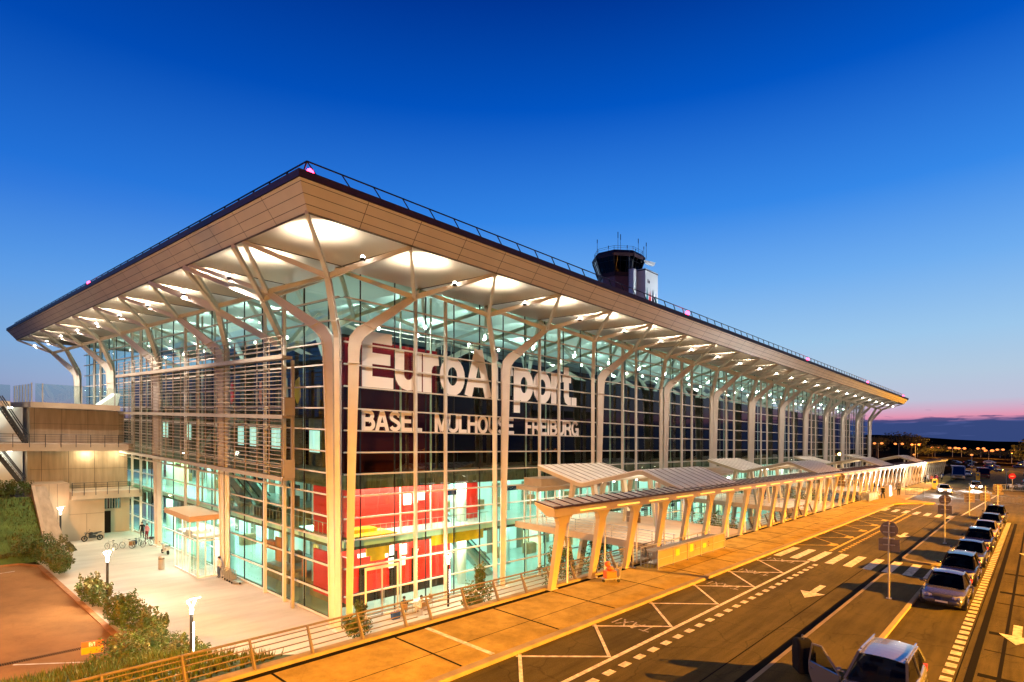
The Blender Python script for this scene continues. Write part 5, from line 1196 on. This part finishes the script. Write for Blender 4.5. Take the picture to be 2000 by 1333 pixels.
bike('light bicycle standing alone nearest the plaza lamp', -5.0, 34.9, R(118), M['galv'], None); bike('bicycle with brown rear bag, second from the lamp', -3.7, 34.6, R(125), M['steel'], 'brownw'); bike('bicycle with dark blue panniers in the middle of the row', -2.7, 34.9, R(45), M['black'], 'navy'); bike('bicycle with black front basket beside the two people', -1.9, 34.5, R(30), M['maroon'], None, True)
def moto(name, label, x, y, z, rz, bodym, scoot=False):
    b = root(name, x, y, z, label, 'motorbike' if not scoot else 'scooter', None, rz); wb, r_ = (.72, .31) if not scoot else (.62, .23)
    for px in (-wb, wb):
        m = MB(); m.ring((px, 0, r_), r_ - .06, .065, 'y', 18, 6); m.disc((px, 0, r_), .1, .1, 'y', 12); m.build('wheel', M['rubber'], b, shear=False)
    m = MB()
    if not scoot:
        m.ball((.12, 0, .80), .24, 10, sz=.75); m.box(-.3, .3, -.13, .13, .32, .66)
        for a in (-.1, .1): m.tube((.55, a, .95), (wb, a, r_), .03)
        m.bar((.5, 0, .9), (-.5, 0, .72), .08, .1); m.bar((-.45, 0, .5), (-wb, 0, r_), .12, .06); m.tube((-.1, -.16, .36), (-.95, -.18, .48), .06)
    else:
        m.bar((-.7, 0, .58), (0, 0, .55), .34, .3); m.bar((-.1, 0, .25), (.4, 0, .25), .34, .08); m.bar((.38, 0, .25), (.5, 0, .95), .38, .06); m.tube((.5, 0, .95), (wb, 0, r_), .05)
    m.build('body', bodym, b, shear=False)
    m = MB(); m.bar((-.1, 0, .82), (-.85, 0, .92), .24, .1); m.build('seat', M['black'], b, shear=False)
    m = MB(); m.path([(.38, -.36, 1.06), (.5, -.1, 1.02), (.5, .1, 1.02), (.38, .36, 1.06)], .02); m.tube((.42, .3, 1.05), (.38, .38, 1.28), .012); m.ball((.36, .4, 1.28), .05, 6); m.build('handlebar', M['black'], b, shear=False)
    m = MB(); m.ball((.64, 0, .92), .1, 8); m.build('headlight', M['lens'], b, shear=False)
moto('motorbike', 'black motorbike parked against the concrete annex wall', -5.3, 41.0, PZ, R(186), M['black']); moto('scooter', 'pale motor scooter beside the terminal column', -1.7, 29.6, PZ, R(95), M['cream'], True)
for k, (x, y) in enumerate(((131, -31.4), (133.5, -32.6), (136, -33.8))): moto('motorbike', ['leftmost white motorbike behind the far railing', 'middle white motorbike behind the far railing', 'rightmost white motorbike behind the far railing'][k], x, y, RZ, R(75), M['towerw'])
# litter bin, luggage trolleys
bn = root('litter_bin', -4.0, 23.2, PZ, 'round steel litter bin standing alone on the plaza', 'litter bin'); m = MB(); m.tube((0, 0, .04), (0, 0, 1.12), .25, n=18); m.build('drum', M['steel2'], bn, shear=False); m = MB(); m.tube((0, 0, .95), (0, 0, 1.02), .255, n=18); m.build('slot', M['black'], bn, shear=False); m = MB(); m.tube((0, 0, 1.12), (0, 0, 1.22), .27, .2, n=18); m.build('lid', M['steel2'], bn, shear=False)
def trolley(x, y, z, rz, label, grp=None, load=None):
    t_ = root('luggage_trolley', x, y, z, label, 'luggage trolley', grp, rz)
    m = MB(); m.box(-.45, .45, -.26, .26, .18, .22); m.bar((-.45, -.24, .2), (-.62, -.24, 1.0), .04, .04); m.bar((-.45, .24, .2), (-.62, .24, 1.0), .04, .04); m.tube((-.62, -.3, 1.0), (-.62, .3, 1.0), .03); m.box(-.52, -.46, -.24, .24, .3, .7); m.build('frame', M['galv'], t_, shear=False)
    for (a, b) in ((.38, 0), (-.4, .24), (-.4, -.24)): m = MB(); m.disc((a, b, .09), .09, .05, 'y', 12); m.build('wheel', M['rubber'], t_, shear=False)
    if load:
        m = MB(); m.box(-.3, .3, -.22, .22, .22, .62); m.ball((0, .02, .74), .2, 8, sz=.7); m.ball((.12, -.05, .98), .17, 8); m.build('luggage', M[load], t_, shear=False)
    return t_
for k in range(5): trolley(-.95 - .02 * k, 16.4 - .52 * k, PZ, R(-80), f'{["rearmost", "second", "middle", "fourth", "frontmost"][k]} nested luggage trolley beside the vestibule', 'nested luggage trolleys on the plaza')
trolley(5.6, -17.9, SZ, R(150), 'loaded luggage trolley with orange cases on the pavement', None, 'orange'); 
bp = root('travel_bag', .35, -29.25, SZ, 'tall black travel bag with pale straps standing beside the open car door', 'bag', None, R(35))
m = MB(); m.prism([(-.36, 0), (.36, 0), (.40, .7), (.30, 1.06), (.12, 1.18), (-.16, 1.18), (-.32, 1.04), (-.40, .62)], 'y', -.26, .26); b_ = m.build('bag_body', M['blackc'], bp, shear=False); bv = b_.modifiers.new('b', 'BEVEL'); bv.width = .09; bv.segments = 3
m = MB()
for x in (-.2, .2): m.bar((x, -.285, .2), (x, -.285, 1.0), .05, .02)
for z_ in (.55, .75): m.box(-.3, .3, -.30, -.285, z_, z_ + .05)
m.ring((0, 0, 1.2), .1, .02, 'y', 12, 5); m.build('straps', M['greyc'], bp, shear=False)
m = MB(); m.box(-.24, .24, -.36, -.27, .2, .75); m.build('pocket', M['blackc'], bp, shear=False)

# ------------------------------------------------------------------ signs
def sign(x, y, z, label, H=3.7, plates=2, disc=True, rz=0, face='signback', s=1.0):
    r_ = root('road_sign', x, y, z, label, 'road sign', 'road signs seen from behind' if face == 'signback' else None, rz)
    m = MB(); m.tube((0, 0, 0), (0, 0, H), .045, n=8); m.box(-.12, .12, -.12, .12, 0, .04); m.build('post', M['galv'], r_, shear=False)
    if disc: m = MB(); m.disc((-.07, 0, H - .36), .42 * s, .03, 'x', 24); m.build('disc', M[face], r_, shear=False)
    if disc and face != 'signback': m = MB(); m.box(-.095, -.09, -.28, .28, H - .42, H - .30); m.build('bar', M['white'], r_, shear=False)
    for k in range(plates): m = MB(); m.box(-.08, -.055, -.48 * s, .48 * s, H - 1.18 - .34 * k, H - .86 - .34 * k); m.build('plate', M['signback'], r_, shear=False)
    m = MB()
    for k in range(2 + plates): m.box(-.05, .06, -.26, .26, H - .2 - .33 * k, H - .16 - .33 * k)
    m.box(-.05, -.02, -.05, .05, H - .2 - .33 * (1 + plates), H - .16); m.build('bracket', M['galv'], r_, shear=False)
    return r_
sign(14.2, -29.6, SZ, 'nearest round road sign back with two plates, before the first zebra crossing', 4.0, rz=R(180)); sign(38.15, -29.65, SZ, 'round road sign back with two plates beside the fifth parked car', 4.0, rz=R(180))
sign(61.9, -29.6, SZ, 'square road sign back at the far tip of the traffic island', 3.6, 3, False, R(180)); sign(69.3, -30.6, SZ - .15, 'reddish road sign back in the middle of the far trio', 3.5, 3, False, R(180)); sign(71.1, -31.7, SZ - .15, 'rightmost round road sign back of the far trio', 3.6, 1, rz=R(180), s=1.15)
sign(122.8, -31.7, RZ, 'red no-entry disc with a white bar near the far motorbikes', 3.2, 0, True, 0, 'signred', 1.3)
sign(9.6, -17.0, SZ, 'small sign with two plates fixed before the third canopy post', 4.3, 2, True, R(180)); sign(57.5, -17.6, SZ, 'far pavement sign with two plates in front of the canopy', 4.2, 2, True, R(180)); sign(150, -30, RZ, 'small white sign on a post in the far car park', 3.2, 0, True, 0, 'signback', .9)
ys = root('direction_sign', -13.5, 3.3, PZ - .06, 'yellow and rust board on a short post at the service road edge', 'direction sign', None, R(-14))
m = MB(); m.tube((0, 0, 0), (0, 0, 1.2), .04); m.build('post', M['steel2'], ys, shear=False); m = MB(); m.box(-.5, .5, -.04, 0, .62, .98); m.build('yellow_board', M['yellow'], ys, shear=False); m = MB(); m.box(-.5, .5, -.04, 0, .99, 1.3); rb = m.build('rust_board', M['orange'], ys, shear=False)
m = MB(); lettering(m, 'B/1', lambda u, v, k: (-.16 + u * .2, -.05 - .002 * k, 1.03 + v * .22), sw=.17); m.build('number', M['white'], rb, shear=False)

# ------------------------------------------------------------------ plaza lamps
def plamp(x, y, z, label, h=4.05, s=1., pw=2400, a=0.):
    r_ = root('plaza_lamp', x, y, z, label, 'lamp post', 'slim plaza lamps'); 
    m = MB(); m.tube((0, 0, 0), (0, 0, h - .80), .085, n=10); m.build('post', M['black'], r_, shear=False)
    m = MB(); m.tube((.09 * math.cos(a) , .09 * math.sin(a), 1.05), (.09 * math.cos(a), .09 * math.sin(a), h - 1.25), .04, n=8); m.build('light_strip', E_WHITE, r_, shear=False)
    m = MB(); m.tube((0, 0, h - .80), (0, 0, h - .55), .08, .10, n=10); m.tube((0, 0, h - .55), (0, 0, h - .40), .05, .08, n=10); m.tube((0, 0, h - .5), (-.2, .06, h - .10), .028, .04, n=8); m.tube((0, 0, h - .5), (.18, -.06, h - .08), .028, .04, n=8); m.build('lamp_head', E_FLOOD if False else E_WHITE, r_, shear=False)
    m = MB(); m.bar((-.1, .03, h), (.42, -.14, h + .06), .22, .03); m.build('reflector', M['steel'], r_, shear=False)
    point('light_plaza_lamp', (x - .05, y - .15, z + h - .2), pw, (1, .80, .55), .12)
plamp(-10.2, -1.8, PZ, 'slim black plaza lamp with glowing strip, nearest the guard rail', a=-.6); plamp(-10.3, 13.9, PZ, 'slim plaza lamp between the two middle kerb shrubs', a=1.6); plamp(-8.3, 42 - 2.2, PZ, 'slim plaza lamp in front of the concrete stair wall', pw=350, a=1.6); plamp(8.0, -1.9, PZ, 'slim plaza lamp against the terminal front near the cafe table', pw=500, a=-.4)

for o_ in list(TW.children_recursive):
    if o_.type == 'MESH':
        for v_ in o_.data.vertices:
            k_ = 41.3 + K * 24.5 - 25 - K * 24.5
            if v_.co.z > k_: v_.co.z = k_ + (v_.co.z - k_) * .68
TW.location.z += TWU
# ------------------------------------------------------------------ planting
def shrub(name, label, x, y, z, blobs, n, size, group=None, mats=('leaf', 'leaf2'), stems=6, cat='shrub'):
    r_ = root(name, x, y, z, label, cat, group)
    m = MB()
    for (dx, dy, dz, rx, ry, rz_) in blobs:
        m.leaves((dx, dy, dz), (rx * .93, ry * .93, rz_), int(n * 1.5), size * .8, 0); m.leaves((dx, dy, dz + rz_ * .25), (rx * .95, ry * .95, rz_), int(n * .8), size * .72, 1)
        for _ in range(22):
            a = random.uniform(0, 6.28); q = random.uniform(.7, 1.12); p = (dx + rx * q * math.cos(a), dy + ry * q * math.sin(a), dz + rz_ * random.uniform(.2, 1.15)); m.leaves(p, (rx * .16, ry * .16, rz_ * .34), n // 20, size * .8, random.choice((0, 1)))
    m.build('foliage', [M[mats[0]], M[mats[1]]], r_, shear=False)
    m = MB()
    for k in range(stems): dx, dy, dz = random.choice(blobs)[:3]; m.tube((dx * .4 + random.uniform(-.2, .2), dy * .4 + random.uniform(-.2, .2), 0), (dx + random.uniform(-.3, .3), dy + random.uniform(-.3, .3), dz), .04, .02, n=5)
    m.build('stems', M['bark'], r_, shear=False); return r_
GS = 'shrubs along the service road kerb'
shrub('shrub', 'large spreading shrub at the foot of the grass bank', -10.9, 30.2, PZ, [(-.5, 3.4, 1.2, 1.5, 1.6, 1.2), (.1, 1.2, 1.1, 1.3, 1.6, 1.1), (.3, -1.8, .9, 1.0, 1.6, .9), (.1, -4.2, .7, .8, 1.4, .7)], 620, .13, GS)
shrub('shrub', 'small rounded shrub in front of the middle plaza lamp', -10.9, 15.0, PZ, [(0, 1.2, .9, .75, 1.3, .85), (.2, -.7, .8, .7, 1.2, .8)], 520, .12, GS)
shrub('shrub', 'big dark shrub pair nearest the big plaza lamp', -10.7, 7.0, PZ, [(-.1, 2.4, 1.0, .8, 1.6, 1.05), (.2, -.2, 1.0, .9, 1.7, 1.05), (.5, -2.6, .7, .8, 1.4, .8)], 640, .13, GS)
shrub('shrub', 'sprawling yellowish shrub at the bottom corner behind the direction sign', -10.9, .4, PZ + .15, [(-.9, 1.0, .9, 1.2, 1.2, .8), (.4, .1, .7, 1.0, 1.1, .8), (-1.9, .2, .8, 1.2, 1.0, .8), (.9, -1.6, .6, .8, 1.1, .6)], 560, .11, GS)
shrub('hedge', 'clipped green hedge along the top of the grass bank', -15, 42.2, 4.6, [(x, 0, .5, 1.0, .7, .8) for x in (-4, -2.4, -.8, .8, 2.4, 3.9)], 420, .12, None, cat='hedge')
shrub('shrub', 'low brown scrub at the foot of the grass bank', -13.3, 34.6, PZ, [(x, 0, .3, .9, .4, .4) for x in (-3, -1.5, 0, 1.4)], 240, .12, None, ('leaf2', 'leaf2'))
shrub('planter_shrub', 'tall tangled plant at the terminal corner column', -.9, -3.4, PZ, [(0, 0, .75, 1.0, .8, .6), (.35, .3, 1.7, .35, .35, .55), (-.6, -.3, 1.1, .5, .5, .5)], 260, .12, None)
GR = 'plants behind the guard rail'
for k, (x, y, bl, lb) in enumerate(((8.6, -4.6, [(0, 0, 1.2, 1.2, 1.0, .9), (.7, .6, 2.3, .4, .4, 1.0), (-.8, -.2, .9, .9, .8, .6)], 'leaning plant behind the guard rail near the wall lamp post'), (13.2, -8.4, [(0, 0, 2.6, 1.5, 1.2, 1.3), (.6, .4, 4.0, .9, .8, .8), (-1.0, 0, 1.2, 1.0, .9, .8)], 'leafy tree-like plant left of the first canopy post'), (19.7, -7.6, [(0, 0, 2.6, 1.4, 1.2, 1.5), (.4, 0, 4.0, .8, .8, .6)], 'dark plant behind the rail between second and third canopy posts'),
        (38, -9, [(-3, 0, 2.5, 2.0, 1.8, 1.8), (1, 0, 3.0, 2.2, 1.8, 2.0), (5, 0, 2.6, 2.0, 1.8, 1.6)], 'broad planting in the sunken court between the first two footbridges'), (72, -9, [(-3, 0, 3.0, 2.0, 1.8, 2.2), (1, 0, 3.4, 2.2, 1.8, 2.0), (5, 0, 3, 2.0, 1.8, 1.6)], 'planting in the sunken court beyond the second footbridge'))):
    shrub('shrub', lb, x, y, PZ, bl, 300 if k < 3 else 420, .13 if k < 3 else .2, GR)

# ------------------------------------------------------------------ far trees, lamps, hills
def tree(x, y, z, h, r_, label, group):
    t_ = root('tree', x, y, z, label, 'tree', group); m = MB()
    for _ in range(9):
        a = random.uniform(0, 6.28); q = random.uniform(0, .65) * r_; m.leaves((q * math.cos(a), q * math.sin(a), h * random.uniform(.42, .82)), (r_ * random.uniform(.35, .6), r_ * random.uniform(.35, .6), h * random.uniform(.14, .22)), 150, .42 * h / 10, random.choice((0, 1)))
    m.build('crown', [M['leafd'], M['leafd']], t_, shear=False)
    m = MB(); m.tube((0, 0, 0), (0, 0, h * .55), h * .03, h * .015, n=7)
    for k in range(4): a = k * 1.6; m.tube((0, 0, h * (.3 + .05 * k)), (r_ * .5 * math.cos(a), r_ * .5 * math.sin(a), h * (.55 + .05 * k)), h * .012, h * .006, n=5)
    m.build('trunk', M['bark'], t_, shear=False); return t_
GT = 'dark trees beyond the car park'
tl = []
for k in range(20):
    f = (k / 19) ** 1.25; x = 395 + 40 * math.sin(k * 2.1) + 60 * f; y = 78 - 215 * f + random.uniform(-4, 4); tl.append((x, y, random.uniform(11.5, 17) if k < 7 else random.uniform(6.5, 10)))
for k, (x, y, h) in enumerate(tl): tree(x, y, RZ - .1, h, h * (1.0 if k < 7 else 1.5), f'{ORD[k]} dark tree from the terminal in the belt beyond the car park lamps', GT)
tree(252, -33.5, RZ - .1, 12.5, 7.5, 'nearest big dark tree at the right edge beyond the car park', None)
tree(232, -12.5, RZ - .1, 4.0, 3.2, 'small lamp-lit yellow tree in the car park', None)
m = MB(); n = 60
pts = []
for k in range(n + 1):
    a = R(-60 + 150 * k / n); d = 1500; hh = 10 + 9 * math.sin(k * .31) + 5 * math.sin(k * .9 + 1)
    pts.append((-20 + d * math.cos(a), -35 + d * math.sin(a), hh))
for k in range(n):
    (x0, y0, h0), (x1, y1, h1) = pts[k], pts[k + 1]
    m.add([(x0 * .8, y0 * .8, RZ - 2), (x1 * .8, y1 * .8, RZ - 2), (x1, y1, RZ + h1 + 4), (x0, y0, RZ + h0 + 4), (x0 * 1.4, y0 * 1.4, RZ), (x1 * 1.4, y1 * 1.4, RZ)], [(0, 1, 2, 3), (3, 2, 5, 4)])
structure('hills', m, M['hill'])
def street_lamp(x, y, z, h, heads, label, group, bulb=.32):
    r_ = root('street_lamp', x, y, z, label, 'street lamp', group); m = MB(); m.tube((0, 0, 0), (0, 0, h), .13, .08, n=7)
    if heads == 2: m.tube((0, -1.6, h + .1), (0, 1.6, h + .1), .06, n=5)
    else: m.tube((0, 0, h), (-.7, 0, h + .15), .06, n=5)
    m.build('post', M['galv'], r_, shear=False)
    for s_ in ((-1.6, 1.6) if heads == 2 else (0,)):
        m = MB(); m.ball((-.1 if heads == 2 else -.8, s_, h + .05), bulb, 8, sz=.7); m.build('lamp_head', E_SOD, r_, shear=False, smooth=True)
    return r_
GL_ = 'orange twin-headed street lamps beyond the terminal'
tw = [(330, 26.5, 7.8), (350, 20.5, 7.9), (372, 16.0, 7.8), (415, 20.5, 8.2), (455, 16, 6.0), (470, 8, 6.2), (500, 5.5, 6.0), (520, -4, 6.4), (540, -14, 6.0), (575, -22, 6), (430, -13, 5.6), (470, -26, 6), (500, -34, 6.2), (600, -38, 6.4), (640, -30, 6.2), (660, -46, 6.5), (560, -41, 6), (610, -55, 6), (680, -62, 6.4), (520, -46, 6)]
for k, (x, y, h) in enumerate(tw): street_lamp(x, y, RZ - .1, h, 2, f'{ORD[k]} orange twin-headed street lamp counting out from the terminal end', GL_, .75 if k < 4 else 1.05)
for (x, y, h, lb) in ((372, -25, 5.4, 'single orange street lamp just left of the big dark tree'), (329, -30.3, 4.6, 'single orange street lamp at the right picture edge'), (262, 2, 3.9, 'short single street lamp behind the canopy end'), (215, -19.5, 5.4, 'slim single street lamp right of the canopy end')): street_lamp(x, y, RZ - .1, h, 1, lb, None, .42)
for k, (x, y) in enumerate(((14, -66), (40, -74), (62, -68), (88, -84), (112, -70), (140, -88), (168, -72), (200, -90))): street_lamp(x, y, RZ - .1, 9.5, 2, f'{ORD[k]} street lamp across the road, seen mirrored in the long glass front', 'street lamps mirrored in the glass front', .4)
# airfield lights and low airfield buildings seen over the terrace
for k in range(22):
    y = 420 + 26 * (k % 11) + random.uniform(-6, 6); x = -92 + 9.5 * k + random.uniform(-3, 3) - (k % 11) * 1.0
    r_ = root('apron_light', x, y, PZ, f'{ORD[k % 20] if k < 20 else ["last", "second last"][k - 20]} red apron light mast from the left over the terrace', 'apron light', 'apron light masts behind the terrace'); m = MB(); hq = random.uniform(2, 9); m.tube((0, 0, 0), (0, 0, hq), .2, n=5); m.build('post', M['galv'], r_, shear=False); m = MB(); m.ball((0, 0, hq), .75, 8); m.build('lamp_head', E_RED if k % 3 else E_WHITE, r_, shear=False)
# barriers and fences at the road end
def barrier(x0, y0, x1, y1, z, label, h=1.1, step=.16, mt='galv', solid=False):
    r_ = root('crowd_barrier', (x0 + x1) / 2, (y0 + y1) / 2, z, label, 'barrier'); a = Vector((x0, y0, z)); b = Vector((x1, y1, z)); m = MB(); L = (b - a).length
    for z_ in (.15, h): m.tube(a + Vector((0, 0, z_)), b + Vector((0, 0, z_)), .03, n=5)
    k = 0
    while k <= L: p = a.lerp(b, k / L); m.tube(p + Vector((0, 0, .15 if 0 < k < L - step else 0)), p + Vector((0, 0, h)), .014 if k else .03, n=4); k += step
    m.build('bars', M[mt], r_); return r_
barrier(88.5, -19.8, 89.5, -22.0, SZ, 'dark hooped crowd barrier at the end of the pavement', 1.25, .2, 'black'); barrier(89, -22.2, 91.5, -29, RZ, 'low pale railing across the road end', 1.0); barrier(91.5, -29.5, 89, -37, RZ, 'low railing at the right picture edge', 1.0); barrier(122, -29, 126, -35, RZ, 'white picket railing before the far motorbikes', 1.1, .35, 'towerw')
kb = root('ticket_booth', 83, -18.3, SZ, 'grey metal service cabinet at the end of the pavement', 'cabinet'); m = MB(); m.box(-1.2, 1.2, -.35, .35, 0, 1.7); b_ = m.build('housing', M['galv'], kb, shear=False); b_.modifiers.new('b', 'BEVEL').width = .05; m = MB(); m.box(-1.1, 1.1, -.37, -.352, .15, 1.5); m.build('door', M['signback'], kb, shear=False)
for k, (x, y) in enumerate(((112, -21), (158, -24.5))):
    kb = root('ticket_machine', x, y, RZ, ['orange ticket machine near the white oncoming car', 'orange board beside the silver van'][k], 'ticket machine'); m = MB(); m.box(-.4, .4, -.4, .4, 0, 1.9); b_ = m.build('housing', M['yellow'], kb, shear=False); b_.modifiers.new('b', 'BEVEL').width = .06; m = MB(); m.box(-.42, -.402, -.25, .25, 1.1, 1.6); m.build('screen', M['black'], kb, shear=False)
gb = root('raising_barrier', 111, -30, RZ, 'raised car park barrier arm slanting above the kerb', 'barrier'); m = MB(); m.box(-.25, .25, -.25, .25, 0, 1.1); m.build('housing', M['yellow'], gb, shear=False); m = MB(); m.bar((0, 0, 1.0), (0, 3.4, 2.0), .1, .1); m.build('arm', M['black'], gb, shear=False)

# ------------------------------------------------------------------ lamps that light the night: floodlit soffit and sodium masts
WARM = (1, .86, .68)
for j in range(-1, 23):
    x = HX * j + HX * .5
    if j == -1: x = -3.9
    spot('light_soffit', (x, -3.9, 22.85), (x, -3.7, 30), SOFF, WARM, 134, 1., .2)
for j in range(9): y = HY * j + HY * .5; spot('light_soffit', (-3.7, y, 22.85), (-3.5, y, 30), SOFF * 1.05, WARM, 134, 1., .2)
for (x, y) in [(HX * j + HX * .72, -5.6) for j in range(-1, 23)] + [(-5.0, HY * j + HY * .72) for j in range(9)]: spot('light_eave_down', (x, y, ZS - 1.15), (x - .4 if y > -5 else x, y - .4 if y < -5 else y, 0), DOWN * (2.1 if y > -5 else .62), (1, .85, .69), 140, .7, .12)
SOD = (1, .395, .025)
def mast(x, y, z, h, tgt, power, label, ang=110, cut=14., soft=.1, vw=5):
    r_ = root('floodlight_mast', x, y, z, label, 'lamp mast', 'sodium lamp masts'); m = MB(); m.tube((0, 0, 0), (0, 0, h), .22, .12, n=8); m.build('post', M['galv'], r_, shear=False)
    m = MB(); m.box(-.6, .6, -.6, .6, h + .25, h + .5); m.build('lamp_head', E_SODH, r_, shear=False); spot('light_sodium', (x, y, z + h + .1), tgt, power, SOD, ang, .5, soft)
    d = Vector((tgt[0] - x, tgt[1] - y, 0)).normalized(); p = Vector((-d.y, d.x, 0)); lz = gz(y, z + h + .1); c_ = Vector((x, y, 0)) + d * 2.0; lo = lz - 2.0 * math.tan(R(cut))   # unseen plate added to block the lamp's light above the cut
    m = MB(); q = [c_ - p * vw, c_ + p * vw]; m.add([(q[0].x, q[0].y, lo), (q[1].x, q[1].y, lo), (q[1].x, q[1].y, lz + 1.2), (q[0].x, q[0].y, lz + 1.2)] + [(q[0].x + d.x * .05, q[0].y + d.y * .05, lo), (q[1].x + d.x * .05, q[1].y + d.y * .05, lo), (q[1].x + d.x * .05, q[1].y + d.y * .05, lz + 1.2), (q[0].x + d.x * .05, q[0].y + d.y * .05, lz + 1.2)], [(0, 1, 2, 3), (7, 6, 5, 4), (0, 4, 5, 1), (1, 5, 6, 2), (2, 6, 7, 3), (3, 7, 4, 0)])
    m.v = [(a - r_.location.x, b - r_.location.y, c - r_.location.z) for a, b, c in m.v]; m.build('light_block_plate', M['black'], r_, shear=False)
mast(38, -92, RZ, 23, (30, -24, RZ), SODA, 'tall sodium mast beyond the right side of the road', 90, 12.8, .1)
mast(-50, -46, RZ, 22, (-9, 17, 0), SODB, 'tall sodium mast behind the viewpoint', 64, 12.5, .35)
mast(-62, -60, RZ, 15, (10, 10, 14), AMB, 'shorter added sodium mast for warm fill light far behind the viewpoint', 100, -40., .3)  # unseen mast added as weak warm fill on fascia and columns
mast(105, -60, RZ, 18, (95, -22, RZ), SODC, 'tall sodium mast past the far railings', 100, 17., .1, 12)

for (x, y, a) in ((98.6, -23.0, .18), (118.0, -26.3, .12)): spot('light_headlamp', (x, y, RZ + .75), (x - 12, y - 12 * a, RZ), 9000, (1, .97, .92), 90, .8, .1)
for (x, y, z_, p) in ((365, 10, 11.5, 26000), (420, 10, 11, 40000), (480, -12, 11, 50000), (372, -25, 10, 22000), (240, -24, 10, 12000), (300, -30, 9, 14000)): point('light_car_park', (x, y, z_), p, SOD, .5)
point('light_canopy_end', (128, -18.6, 8.6), 2600, (1, .93, .8), .3); point('light_canopy_far', (104, -18.8, 8.6), 2600, (1, .93, .8), .3)
# ------------------------------------------------------------------ render look
sc.view_settings.view_transform = 'Standard'; sc.view_settings.look = 'None'; sc.view_settings.gamma = 1; sc.view_settings.exposure = 0
sc.render.engine = 'CYCLES'; c = sc.cycles
c.use_denoising = True; c.max_bounces = 8; c.diffuse_bounces = 3; c.glossy_bounces = 3; c.transparent_max_bounces = 24; c.transmission_bounces = 4
c.sample_clamp_indirect = 6; c.caustics_reflective = False; c.caustics_refractive = False; c.use_light_tree = True
